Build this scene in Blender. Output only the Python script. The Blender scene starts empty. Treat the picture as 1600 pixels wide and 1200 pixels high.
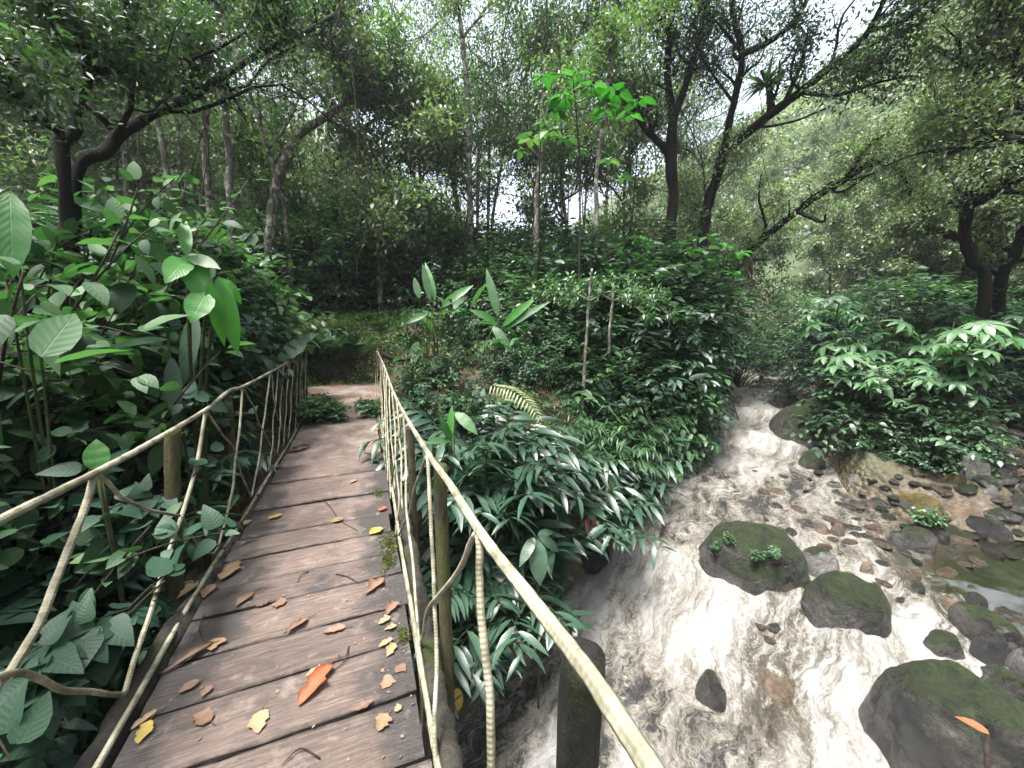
import bpy, bmesh, math, random
import numpy as np
from mathutils import Vector, Matrix
R = math.radians
sc = bpy.context.scene
COL = sc.collection
rng = np.random.default_rng(7)
random.seed(7)

# ------------------------------------------------------------------ camera model (photograph 1600x1200)
F = 600.0
EYE = np.array([0.0, 0.0, 1.5])
PITCH = math.atan(100 / 600.0)
YAW = math.atan(235 / math.hypot(600, 100))
CF = np.array([math.sin(YAW) * math.cos(PITCH), math.cos(YAW) * math.cos(PITCH), -math.sin(PITCH)])
CR = np.array([math.cos(YAW), -math.sin(YAW), 0.0])
CU = np.cross(CR, CF)


def ray(px, py):
    d = CF * F + CR * (px - 800) + CU * (600 - py)
    return d / np.linalg.norm(d)


def at(px, py, d):
    """point of the place seen at a photo pixel, D metres away in plan"""
    r = ray(px, py)
    return EYE + r * (d / math.hypot(r[0], r[1]))


def onz(px, py, z):
    r = ray(px, py)
    return EYE + r * ((z - EYE[2]) / r[2])


def onx(px, py, x):
    r = ray(px, py)
    return EYE + r * (x / r[0])


# ------------------------------------------------------------------ noise
def _h(i, j, k):
    n = (i * 374761393 + j * 668265263 + k * 2147483647 + 1013904223) & 0xFFFFFFFF
    n = ((n ^ (n >> 13)) * 1274126177) & 0xFFFFFFFF
    n = n ^ (n >> 16)
    return (n & 0xFFFF) / 65535.0


def vnoise(x, y, z=0.0):
    x, y, z = np.broadcast_arrays(np.asarray(x, float), np.asarray(y, float), np.asarray(z, float))
    xi, yi, zi = np.floor(x).astype(np.int64), np.floor(y).astype(np.int64), np.floor(z).astype(np.int64)
    fx, fy, fz = x - xi, y - yi, z - zi
    fx, fy, fz = [f * f * (3 - 2 * f) for f in (fx, fy, fz)]
    o = 0
    for a in (0, 1):
        for b in (0, 1):
            for c in (0, 1):
                o = o + _h(xi + a, yi + b, zi + c) * (fx if a else 1 - fx) * (fy if b else 1 - fy) * (fz if c else 1 - fz)
    return o * 2 - 1


def fbm(x, y, z=0.0, oct=4, gain=0.5):
    o, a = 0, 1.0
    for k in range(oct):
        o = o + a * vnoise(x * 2 ** k + 17.3 * k, y * 2 ** k - 9.1 * k, np.asarray(z) * 2 ** k + 3.7 * k)
        a *= gain
    return o


def sst(a, b, x):
    t = np.clip((x - a) / (b - a), 0, 1)
    return t * t * (3 - 2 * t)


# ------------------------------------------------------------------ the lie of the land
FU = np.array([0.857, 0.514])
FV = np.array([0.514, -0.857])
WK = np.array([(-40, -5), (-6, -2.6), (0, -2.28), (2, -2.17), (3.7, -2.08), (4.3, -1.92), (4.85, -1.54), (6, -1.39), (8, -1.28), (9.15, -1.14),
               (9.5, -.88), (10.5, -.80), (10.8, -.64), (12.4, -.58), (12.7, -.47), (15, -.4), (20, -.1), (40, 2), (120, 12)], float)
LB = np.array([(-30, -14), (-8, -4), (-3, .6), (-1.2, 1.6), (.5, 2.9), (1.6, 3.5), (2.25, 3.95), (2.9, 4.1), (3.3, 4.35), (4.2, 4.9), (6.4, 6.05), (8.4, 7.0),
               (11.9, 9.85), (16, 14.0), (20.5, 23), (24, 40), (28, 80), (40, 200)], float)
KB = np.array([(-20, -14), (3, -3), (6, -1.2), (9, 0.9), (13, 2.2), (17.5, 5.6), (22, 11), (26, 20), (30, 38), (34, 80), (46, 200)], float)


def water_z(x, y):
    u = x * FU[0] + y * FU[1]
    v = x * FV[0] + y * FV[1]
    u2 = u + 0.28 * fbm(v * 1.6, u * .5, 5.0, 3)
    return np.interp(u2, WK[:, 0], WK[:, 1])


def sdist(x, y, L):
    """distance to a polyline, positive on its left side"""
    x, y = np.asarray(x, float), np.asarray(y, float)
    best = np.full(x.shape, 1e9)
    sg = np.ones(x.shape)
    for a, b in zip(L[:-1], L[1:]):
        dx, dy = b - a
        t = np.clip(((x - a[0]) * dx + (y - a[1]) * dy) / (dx * dx + dy * dy), 0, 1)
        ex, ey = x - a[0] - t * dx, y - a[1] - t * dy
        d = np.hypot(ex, ey)
        s = np.sign(dx * (y - a[1]) - dy * (x - a[0]))
        m = d < best
        best = np.where(m, d, best)
        sg = np.where(m, s, sg)
    return best * sg


def ground(x, y, fine=True):
    x, y = np.asarray(x, float), np.asarray(y, float)
    W = water_z(x, y)
    d = sdist(x, y, LB)
    k = -sdist(x, y, KB)
    dp = np.maximum(d, 0)
    left = W - .25 + .25 * sst(-.3, .15, d) + 2.15 * (1 - np.exp(-dp / .95))
    left = left + .85 * sst(9.5, 11.0, y + .35 * fbm(x * .8, y * .8, 1)) * sst(-9, -5, x) * sst(4.5, 1.5, x)
    left = left - .9 * sst(-1.05, -1.7, x) * sst(-6, -3.5, x) * sst(5.8, 3.6, y)
    hill = .5 * np.maximum(0, d - 8) * sst(8, 20, d)
    left = left + np.minimum(hill, 15 + .1 * hill)
    # shallow gravel, island and the right-hand hillside
    bed = W - .55 * sst(-.1, -.7, d) * sst(-2.6, -1.5, d) - .13
    u = x * FU[0] + y * FU[1]
    v = x * FV[0] + y * FV[1]
    ev = np.interp(u, [7, 8, 8.9, 9.5, 11.7, 15.3, 20, 30, 150], [1.3, .75, .2, 0, -.5, -1.05, -2.2, -8, -80])
    isl = sst(-.05, .55, v - ev + .2 * fbm(u * 1.1, v * 1.1, 2)) * sst(2.9, 2.1, v - .1 * (u - 8)) * sst(7.2, 8.2, u)
    bed = bed + isl * (.5 + .2 * fbm(x * 1.3, y * 1.3, 9))
    bed = bed + .35 * isl * sst(9, 14, u)
    kk = np.maximum(k, 0)
    bed = bed + .8 * sst(-.4, 1.4, k) + np.minimum(.7 * np.maximum(0, kk - 1.6), 34)
    z = np.where(d > 0, left, np.where(d > -.3, np.minimum(left, np.maximum(bed, W - .3)), bed))
    # path behind the bridge
    pw = sst(.9, .35, np.abs(x + .38) - .35 * sst(7, 9, y)) * sst(4.2, 5.0, y) * sst(10.0, 9.4, y)
    z = z * (1 - pw) + (-.03) * pw
    pw2 = sst(1.1, .5, np.abs(x + .38)) * sst(4.6, 3.6, y) * sst(-6, -5, y)
    if fine:
        z = z + .05 * fbm(x * 1.7, y * 1.7, 4) * (1 - pw) + .03 * fbm(x * 6, y * 6, 8, 2) * (1 - pw)
        far = sst(14, 30, np.hypot(x, y))
        z = z + far * 1.2 * fbm(x * .09, y * .09, 3)
    return z


def gz(x, y):
    return float(ground(np.array([x]), np.array([y]))[0])


# ------------------------------------------------------------------ mesh collecting
class Geo:
    def __init__(self):
        self.v, self.f, self.tone, self.uv, self.n, self.mi = [], [], [], [], 0, []

    def add(self, v, faces, tone=None, uv=None, mi=0):
        """v (n,3); faces (m,k) int array or list of such; tone scalar or one list per face array"""
        v = np.asarray(v, float).reshape(-1, 3)
        if uv is None:
            uv = np.zeros((len(v), 2))
        self.v.append(v)
        self.uv.append(uv)
        if not isinstance(faces, list):
            faces, tone = [faces], [tone]
        for fa, t in zip(faces, tone):
            fa = np.asarray(fa, np.int64)
            self.f.append(fa + self.n)
            self.tone.append(np.broadcast_to(np.asarray(.5 if t is None else t, float), (len(fa),)))
            self.mi.append(np.full(len(fa), mi))
        self.n += len(v)

    def mesh(self, name, mats, smooth=True):
        me = bpy.data.meshes.new(name)
        V = np.concatenate(self.v) if self.v else np.zeros((0, 3))
        UV = np.concatenate(self.uv)
        me.vertices.add(len(V))
        me.vertices.foreach_set('co', V.astype(np.float32).ravel())
        cnt = np.concatenate([np.full(len(f), f.shape[1]) for f in self.f])
        idx = np.concatenate([f.ravel() for f in self.f])
        st = np.concatenate([[0], np.cumsum(cnt)[:-1]])
        me.loops.add(len(idx))
        me.loops.foreach_set('vertex_index', idx.astype(np.int32))
        me.polygons.add(len(cnt))
        me.polygons.foreach_set('loop_start', st.astype(np.int32))
        me.polygons.foreach_set('loop_total', cnt.astype(np.int32))
        me.polygons.foreach_set('use_smooth', np.full(len(cnt), smooth))
        if not isinstance(mats, (list, tuple)):
            mats = [mats]
        for m in mats:
            me.materials.append(m)
        if len(mats) > 1:
            me.polygons.foreach_set('material_index', np.concatenate(self.mi).astype(np.int32))
        a = me.attributes.new('tone', 'FLOAT', 'FACE')
        a.data.foreach_set('value', np.concatenate(self.tone).astype(np.float32))
        u = me.uv_layers.new(name='UVMap')
        u.data.foreach_set('uv', UV[idx].astype(np.float32).ravel())
        me.update(calc_edges=True)
        me.validate()
        return me

    def obj(self, name, mats, parent=None, smooth=True):
        return link(bpy.data.objects.new(name, self.mesh(name, mats, smooth)), parent)


def link(o, parent=None):
    COL.objects.link(o)
    if parent is not None:
        o.parent = parent
    return o


def tag(o, label, cat, group=None):
    o['label'] = label
    o['category'] = cat
    if group:
        o['group'] = group
    return o


def thing(name, label, cat, loc=(0, 0, 0), group=None, rz=0.0, s=1.0):
    o = link(bpy.data.objects.new(name, None))
    o.empty_display_size = .1
    o.location = loc
    o.rotation_euler = (0, 0, rz)
    o.scale = (s, s, s) if np.isscalar(s) else s
    return tag(o, label, cat, group)


def dup(root, label, cat, group, loc, rz, s, tilt=(0, 0)):
    r = root.copy()
    COL.objects.link(r)
    for k in ('group',):
        if k in r:
            del r[k]
    tag(r, label, cat, group)
    r.location = loc
    r.rotation_euler = (tilt[0], tilt[1], rz)
    r.scale = (s, s, s) if np.isscalar(s) else s
    for c in root.children:
        d = c.copy()
        COL.objects.link(d)
        d.parent = r
        for e in c.children:
            g = e.copy()
            COL.objects.link(g)
            g.parent = d
    return r


def norm(a):
    a = np.asarray(a, float)
    return a / np.maximum(np.linalg.norm(a, axis=-1, keepdims=True), 1e-9)


def smooth_path(P, n):
    """Catmull-Rom through the points P (k,3)"""
    P = np.asarray(P, float)
    if len(P) == 2:
        t = np.linspace(0, 1, n)[:, None]
        return P[0] * (1 - t) + P[1] * t
    Q = np.vstack([2 * P[0] - P[1], P, 2 * P[-1] - P[-2]])
    t = np.linspace(0, len(P) - 1 - 1e-6, n)
    i = t.astype(int)
    f = (t - i)[:, None]
    a, b, c, d = Q[i], Q[i + 1], Q[i + 2], Q[i + 3]
    return .5 * (2 * b + (c - a) * f + (2 * a - 5 * b + 4 * c - d) * f ** 2 + (3 * b - a - 3 * c + d) * f ** 3)


def tube(G, P, rad, sides=6, tone=None, cap=True, bump=0.0, mi=0):
    P = np.asarray(P, float)
    n = len(P)
    rad = np.broadcast_to(np.asarray(rad, float), (n,))
    T = norm(np.gradient(P, axis=0))
    ref = np.array([0, 0, 1.0]) if abs(T[0][2]) < .8 else np.array([1.0, 0, 0])
    N = np.zeros_like(P)
    N[0] = norm(np.cross(T[0], ref))
    for i in range(1, n):
        N[i] = norm(N[i - 1] - T[i] * np.dot(N[i - 1], T[i]))
    B = np.cross(T, N)
    a = np.linspace(0, 2 * math.pi, sides, endpoint=False)
    V = P[:, None] + rad[:, None, None] * (np.cos(a)[None, :, None] * N[:, None] + np.sin(a)[None, :, None] * B[:, None])
    if bump:
        q = V.reshape(-1, 3)
        s = bump / max(rad.max(), 1e-4)
        V = P[:, None] + (V - P[:, None]) * (1 + bump * fbm(q[:, 0] / rad.max() * .9, q[:, 1] / rad.max() * .9, q[:, 2] / rad.max() * .35, 3).reshape(n, sides, 1))
    L = np.concatenate([[0], np.cumsum(np.linalg.norm(np.diff(P, axis=0), axis=1))])
    uv = np.stack(np.broadcast_arrays(a[None, :] / (2 * math.pi), L[:, None]), -1).reshape(-1, 2)
    i = np.arange(n - 1)[:, None] * sides
    j = np.arange(sides)[None]
    j2 = (j + 1) % sides
    q = np.stack([i + j, i + j2, i + sides + j2, i + sides + j], -1).reshape(-1, 4)
    V = V.reshape(-1, 3)
    if cap:
        V = np.vstack([V, P[0] , P[-1]])
        uv = np.vstack([uv, [0, 0], [0, L[-1]]])
        k = n * sides
        jj = np.arange(sides)
        c0 = np.stack([np.full(sides, k), (jj + 1) % sides, jj], -1)
        c1 = np.stack([np.full(sides, k + 1), (n - 1) * sides + jj, (n - 1) * sides + (jj + 1) % sides], -1)
        G.add(V, [q, np.vstack([c0, c1])], [tone, tone], uv, mi)
    else:
        G.add(V, q, tone, uv, mi)


# leaf templates: stations along the midrib and their half widths
def template(xs, ws, fold=.25, wav=0.0):
    V, F4, F3, rib = [], [], [], []
    ids = []
    for k, (x, w) in enumerate(zip(xs, ws)):
        if w <= 1e-6:
            ids.append((len(V),))
            V.append((x, 0, 0)); rib.append(.5)
        else:
            ids.append((len(V), len(V) + 1, len(V) + 2))
            zz = fold * w
            V += [(x, w, zz + wav * math.sin(k * 2.4)), (x, 0, 0), (x, -w, zz + wav * math.sin(k * 2.1 + 1))]
            rib += [0, .5, 1]
    for a, b in zip(ids[:-1], ids[1:]):
        if len(a) == 1 and len(b) == 3:
            F3 += [(a[0], b[1], b[0]), (a[0], b[2], b[1])]
        elif len(a) == 3 and len(b) == 1:
            F3 += [(a[0], a[1], b[0]), (a[1], a[2], b[0])]
        elif len(a) == 3:
            F4 += [(a[0], a[1], b[1], b[0]), (a[1], a[2], b[2], b[1])]
    return np.array(V, float), np.array(F4, int).reshape(-1, 4), np.array(F3, int).reshape(-1, 3), np.array(rib)


TINY = (np.array([(0, 0, 0), (.45, 1, .25), (1, 0, 0), (.45, -1, .25)], float), np.zeros((0, 4), int), np.array([(0, 2, 1), (0, 3, 2)]), np.array([.5, 0, .5, 1]))
SMALL = template([0, .25, .6, 1], [0, .8, .9, 0], .25)
LANCE = template([0, .15, .4, .65, .85, 1], [0, .6, 1, .85, .45, 0], .3)
OVATE = template([0, .08, .25, .5, .75, .9, 1], [.0, .6, .95, 1, .7, .3, 0], .18, .04)
HEART = template([-.12, .02, .2, .45, .7, .9, 1], [.5, .95, 1, .85, .5, .2, 0], .15, .03)
BANANA = template([0, .04, .12, .22, .32, .42, .52, .62, .72, .82, .91, 1], [.0, .3, .62, .86, .95, 1, .96, .9, .74, .52, .26, 0], .22, .09)
STRAP = template([0, .12, .35, .6, .82, 1], [.5, .9, 1, .85, .5, 0], .3)


def leaves(G, tm, pos, d, n, L, w, droop=.15, tone=.5, mi=0):
    """N leaves at pos along d, upper side towards n; w is the half width over the length"""
    T, F4, F3, rib = tm
    pos = np.asarray(pos, float).reshape(-1, 3)
    N = len(pos)
    if N == 0:
        return
    d = norm(np.broadcast_to(d, (N, 3)))
    n = np.broadcast_to(n, (N, 3))
    s = norm(np.cross(n, d) + 1e-6)
    n = np.cross(d, s)
    L = np.broadcast_to(np.asarray(L, float), (N,))
    w = np.broadcast_to(np.asarray(w, float), (N,))
    dr = np.broadcast_to(np.asarray(droop, float), (N,))
    x, y, z = T[:, 0][None], T[:, 1][None] * w[:, None], T[:, 2][None] * w[:, None]
    z = z - dr[:, None] * x ** 2
    V = pos[:, None] + L[:, None, None] * (x[..., None] * d[:, None] + y[..., None] * s[:, None] + z[..., None] * n[:, None])
    m = len(T)
    off = (np.arange(N) * m)[:, None, None]
    tone = np.broadcast_to(np.asarray(tone, float), (N,))
    fs, ts = [], []
    for fa in (F4, F3):
        if len(fa):
            fs.append((fa[None] + off).reshape(-1, fa.shape[1]))
            ts.append(np.repeat(tone, len(fa)))
    uv = np.broadcast_to(np.stack([rib, T[:, 0]], -1)[None], (N, m, 2)).reshape(-1, 2)
    G.add(V.reshape(-1, 3), fs, ts, uv, mi)


def rnd_dirs(N, up=0.0, r=None):
    r = r or rng
    v = norm(r.normal(size=(N, 3)))
    v[:, 2] = v[:, 2] * .8 + up
    return norm(v)


# ------------------------------------------------------------------ materials
class NT:
    def __init__(self, name):
        self.m = bpy.data.materials.new(name)
        self.m.use_nodes = True
        self.t = self.m.node_tree
        self.t.nodes.clear()
        self.out = self.n('ShaderNodeOutputMaterial')

    def n(self, typ, ins=None, **kw):
        nd = self.t.nodes.new(typ)
        for k, v in kw.items():
            setattr(nd, k, v)
        for k, v in (ins or {}).items():
            self.set(nd.inputs[k], v)
        return nd

    def set(self, sock, v):
        if isinstance(v, bpy.types.NodeSocket):
            self.t.links.new(v, sock)
        elif isinstance(v, bpy.types.Node):
            self.t.links.new(v.outputs[0], sock)
        else:
            if isinstance(v, (tuple, list)) and len(v) == 3 and sock.type == 'RGBA':
                v = (*v, 1)
            sock.default_value = v

    def attr(self, name, typ='GEOMETRY'):
        return self.n('ShaderNodeAttribute', attribute_name=name, attribute_type=typ)

    def noise(self, vec, scale, detail=4, rough=.55, dist=0.0):
        return self.n('ShaderNodeTexNoise', {'Vector': vec, 'Scale': scale, 'Detail': detail, 'Roughness': rough, 'Distortion': dist}).outputs['Fac']

    def ramp(self, fac, stops, interp='LINEAR'):
        r = self.n('ShaderNodeValToRGB', {'Fac': fac})
        r.color_ramp.interpolation = interp
        e = r.color_ramp.elements
        while len(e) < len(stops):
            e.new(.5)
        for x, (p, c) in zip(e, stops):
            x.position = p
            x.color = (*c, 1) if not np.isscalar(c) else (c, c, c, 1)
        return r.outputs['Color']

    def mix(self, fac, a, b, blend='MIX'):
        m = self.n('ShaderNodeMix', data_type='RGBA', blend_type=blend)
        self.set(m.inputs[0], fac)
        self.set(m.inputs[6], a)
        self.set(m.inputs[7], b)
        return m.outputs[2]

    def math(self, op, a, b=None, clamp=False):
        m = self.n('ShaderNodeMath', operation=op, use_clamp=clamp)
        self.set(m.inputs[0], a)
        if b is not None:
            self.set(m.inputs[1], b)
        return m.outputs[0]

    def coords(self, scale=(1, 1, 1), space='Object'):
        tc = self.n('ShaderNodeTexCoord')
        mp = self.n('ShaderNodeMapping', {'Vector': tc.outputs[space], 'Scale': scale})
        return mp.outputs[0]

    def bump(self, h, strength=.5, dist=.02):
        return self.n('ShaderNodeBump', {'Height': h, 'Strength': strength, 'Distance': dist}).outputs[0]

    def bsdf(self, col, rough=.6, normal=None, spec=.5, **kw):
        b = self.n('ShaderNodeBsdfPrincipled', {'Base Color': col, 'Roughness': rough, 'Specular IOR Level': spec})
        if normal is not None:
            self.set(b.inputs['Normal'], normal)
        for k, v in kw.items():
            self.set(b.inputs[k], v)
        return b.outputs[0]

    def done(self, sh):
        self.t.links.new(sh, self.out.inputs[0])
        return self.m


def leaf_mat(name, dark, mid, light, extra=(.22, .2, .05), rough=.42, trans=.3, spec=.5, veins=0.0, extra_at=.97):
    k = NT(name)
    tone = k.attr('tone').outputs['Fac']
    oi = k.n('ShaderNodeObjectInfo').outputs['Random']
    f = k.math('ADD', k.math('MULTIPLY', tone, .86), k.math('MULTIPLY', oi, .13))
    col = k.ramp(f, [(0, dark), (.45, mid), (.9, light), (min(.995, extra_at), light), (1, extra)])
    p = k.coords()
    spots = k.noise(p, 9.0, 3)
    col = k.mix(k.math('MULTIPLY', k.math('SUBTRACT', spots, .45, True), .9), col, dark)
    nrm = None
    if veins:
        uv = k.n('ShaderNodeTexCoord').outputs['UV']
        sx = k.n('ShaderNodeSeparateXYZ', {'Vector': uv})
        a = k.math('ABSOLUTE', k.math('SUBTRACT', sx.outputs[0], .5))
        ph = k.math('ADD', k.math('MULTIPLY', sx.outputs[1], veins), k.math('MULTIPLY', a, -veins * .45))
        wv = k.math('SINE', ph)
        rib = k.ramp(a, [(0, 1), (.035, 0)])
        col = k.mix(k.math('MULTIPLY', rib, .35), col, light)
        nrm = k.bump(k.math('ADD', k.math('MULTIPLY', wv, .5), k.math('MULTIPLY', rib, -1.5)), .16, .004)
    b = k.bsdf(col, rough, nrm, spec)
    if trans:
        tcol = k.mix(1.0, col, (1.2, 1.55, .7), 'MULTIPLY')
        tr = k.n('ShaderNodeBsdfTranslucent', {'Color': tcol})
        b = k.n('ShaderNodeMixShader', {0: trans, 1: b, 2: tr.outputs[0]}).outputs[0]
    return k.done(b)


def bark_mat(name, c1, c2, moss=.0, mosscol=(.03, .05, .012), lichen=0.0, scale=6.0, rough=.85):
    k = NT(name)
    p = k.coords((1, 1, .35))
    n1 = k.noise(p, scale, 5, .65)
    col = k.mix(k.ramp(n1, [(.35, 0), (.65, 1)]), c1, c2)
    if lichen:
        l = k.ramp(k.noise(k.coords((1, 1, .8)), scale * 1.3, 3), [(.5, 0), (.62, 1)])
        col = k.mix(k.math('MULTIPLY', l, lichen), col, (.5, .5, .45))
    if moss:
        ms = k.ramp(k.noise(k.coords(), scale * .45, 4), [(.62 - .3 * moss, 0), (.72 - .3 * moss, 1)])
        col = k.mix(ms, col, mosscol)
    return k.done(k.bsdf(col, rough, k.bump(k.noise(p, scale * 3, 6, .75), 1.0, .03), .15))


def rock_mat(name, base, light, moss_amt, mosscol=(.006, .011, .0035), moss2=(.032, .04, .009), wet=.35):
    k = NT(name)
    p = k.coords()
    oi = k.n('ShaderNodeObjectInfo').outputs['Random']
    pv = k.n('ShaderNodeVectorMath', {0: p, 1: k.n('ShaderNodeCombineXYZ', {0: k.math('MULTIPLY', oi, 30)}).outputs[0]}, operation='ADD').outputs[0]
    n1 = k.noise(pv, 3.0, 8, .6)
    n2 = k.noise(pv, 28.0, 4, .6)
    col = k.mix(k.ramp(n1, [(.42, 0), (.62, 1)]), base, light)
    lic = k.ramp(k.noise(pv, 5.0, 5, .7), [(.6, 0), (.66, .6)])
    col = k.mix(lic, col, tuple(min(.3, c * 2.2) for c in light))
    col = k.mix(k.ramp(n2, [(.45, 0), (.75, .7)]), col, tuple(c * .5 for c in base))
    g = k.n('ShaderNodeNewGeometry')
    nz = k.n('ShaderNodeSeparateXYZ', {'Vector': g.outputs['Normal']}).outputs[2]
    mk = k.math('ADD', k.math('MULTIPLY', nz, .55), k.math('MULTIPLY', k.noise(pv, 2.4, 6, .65), 1.1))
    ms = k.ramp(mk, [(1.1 - moss_amt * .6, 0), (1.24 - moss_amt * .6, 1)])
    crk = k.n('ShaderNodeTexVoronoi', {'Vector': k.n('ShaderNodeVectorMath', {0: pv, 1: k.n('ShaderNodeTexNoise', {'Vector': pv, 'Scale': 4.0}).outputs['Color']}, operation='ADD').outputs[0], 'Scale': 2.2}, feature='DISTANCE_TO_EDGE').outputs['Distance']
    mc = k.mix(k.ramp(k.noise(pv, 11, 6, .7), [(.35, 0), (.7, 1)]), mosscol, moss2)
    col = k.mix(ms, col, mc)
    h = k.math('ADD', k.math('ADD', k.noise(pv, 7, 10, .74), k.math('MULTIPLY', k.ramp(crk, [(0, 0), (.05, 1)]), .06)), k.math('MULTIPLY', k.math('MULTIPLY', ms, k.noise(pv, 120, 2)), .5))
    rough = k.math('ADD', k.math('MULTIPLY', ms, .5), wet)
    return k.done(k.bsdf(col, rough, k.bump(h, 1.0, .09), .4))


M = {}
M['ginger'] = leaf_mat('ginger_leaf', (.009, .024, .015), (.024, .055, .034), (.065, .115, .075), rough=.36, trans=.18, veins=60)
M['broad'] = leaf_mat('broad_leaf', (.009, .028, .013), (.03, .078, .03), (.065, .13, .052), rough=.58, trans=.36, veins=42, spec=.35)
M['dark_broad'] = leaf_mat('dark_broad_leaf', (.008, .026, .015), (.018, .052, .028), (.026, .062, .03), rough=.58, trans=.24, veins=42, spec=.35)
M['bright'] = leaf_mat('bright_leaf', (.014, .065, .012), (.024, .105, .018), (.05, .16, .03), rough=.4, trans=.42, veins=70)
M['vivid'] = leaf_mat('vivid_backlit_leaf', (.02, .105, .012), (.035, .17, .016), (.06, .23, .03), rough=.45, trans=.5, veins=80)
M['banana'] = leaf_mat('banana_leaf', (.012, .045, .016), (.026, .085, .026), (.07, .15, .055), rough=.5, trans=.35, veins=110)
M['small'] = leaf_mat('small_leaf', (.009, .024, .013), (.03, .066, .034), (.085, .145, .075), rough=.42, trans=.28)
M['lush'] = leaf_mat('lush_leaf', (.013, .038, .015), (.044, .1, .04), (.11, .19, .075), rough=.42, trans=.34)
M['canopy'] = leaf_mat('canopy_leaf', (.009, .02, .010), (.024, .047, .022), (.06, .1, .045), (.2, .22, .07), rough=.45, trans=.36)
M['canopy_pale'] = leaf_mat('pale_canopy_leaf', (.035, .064, .028), (.08, .13, .055), (.16, .22, .1), (.3, .3, .12), rough=.45, trans=.42)
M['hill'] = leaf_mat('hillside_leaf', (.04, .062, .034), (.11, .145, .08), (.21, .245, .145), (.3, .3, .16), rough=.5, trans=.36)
M['palmate'] = leaf_mat('palmate_leaf', (.018, .06, .024), (.05, .122, .05), (.13, .215, .11), rough=.42, trans=.34, veins=30)
M['fern'] = leaf_mat('fern_leaf', (.01, .034, .016), (.022, .062, .026), (.05, .11, .04), rough=.5, trans=.25)
M['yfern'] = leaf_mat('yellow_fern_leaf', (.07, .10, .03), (.15, .18, .07), (.25, .26, .13), rough=.5, trans=.3)
M['grass'] = leaf_mat('grass_blade', (.012, .04, .014), (.03, .08, .026), (.085, .15, .05), rough=.45, trans=.3)
M['cover'] = leaf_mat('creeper_leaf', (.02, .05, .014), (.06, .12, .028), (.15, .22, .055), (.25, .22, .05), rough=.5, trans=.3)
M['brom'] = leaf_mat('bromeliad_leaf', (.12, .1, .01), (.35, .28, .03), (.55, .42, .05), rough=.5, trans=.4)
M['deadstrap'] = leaf_mat('dry_strap_leaf', (.06, .04, .025), (.14, .1, .06), (.3, .24, .17), rough=.7, trans=.1)
M['orange'] = leaf_mat('orange_dead_leaf', (.13, .036, .016), (.2, .058, .022), (.26, .09, .04), (.22, .08, .03), rough=.55, trans=.15, veins=36)
M['brownleaf'] = leaf_mat('brown_dead_leaf', (.05, .026, .016), (.10, .053, .032), (.17, .1, .062), (.15, .085, .05), rough=.65, trans=.1, veins=36)
M['tanleaf'] = leaf_mat('tan_dead_leaf', (.09, .055, .028), (.17, .11, .055), (.26, .18, .095), (.22, .16, .08), rough=.6, trans=.1, veins=36)
M['yellowleaf'] = leaf_mat('yellow_dead_leaf', (.15, .11, .02), (.23, .175, .035), (.28, .22, .06), (.26, .2, .04), rough=.5, trans=.15, veins=36)
M['redbrown'] = leaf_mat('red_hanging_leaf', (.03, .01, .006), (.06, .02, .011), (.1, .036, .018), (.1, .04, .018), rough=.6, trans=.25)
M['stem'] = bark_mat('green_stem', (.03, .045, .02), (.055, .07, .03), scale=20)
M['twig'] = bark_mat('brown_twig', (.018, .014, .011), (.05, .04, .03), scale=14)
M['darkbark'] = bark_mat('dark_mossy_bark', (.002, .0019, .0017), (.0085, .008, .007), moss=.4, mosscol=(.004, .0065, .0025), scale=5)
M['palebark'] = bark_mat('pale_lichen_bark', (.06, .054, .045), (.17, .158, .138), moss=.25, lichen=.55, scale=7)
M['midbark'] = bark_mat('grey_brown_bark', (.03, .026, .022), (.09, .08, .068), moss=.2, lichen=.35, scale=6)
M['rock'] = rock_mat('mossy_rock', (.008, .008, .0078), (.06, .057, .05), .66, (.004, .009, .0025), (.028, .046, .008), wet=.2)
M['wetrock'] = rock_mat('wet_dark_rock', (.008, .008, .0085), (.028, .027, .026), .4, wet=.16)
M['greyrock'] = rock_mat('grey_rock', (.04, .039, .037), (.13, .126, .118), .3, wet=.4)
M['tanrock'] = rock_mat('tan_rock', (.06, .043, .03), (.16, .12, .085), .0, wet=.3)
M['goldmoss'] = rock_mat('golden_moss_rock', (.03, .028, .024), (.07, .065, .055), .8, (.03, .033, .007), (.15, .095, .018), wet=.5)


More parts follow.
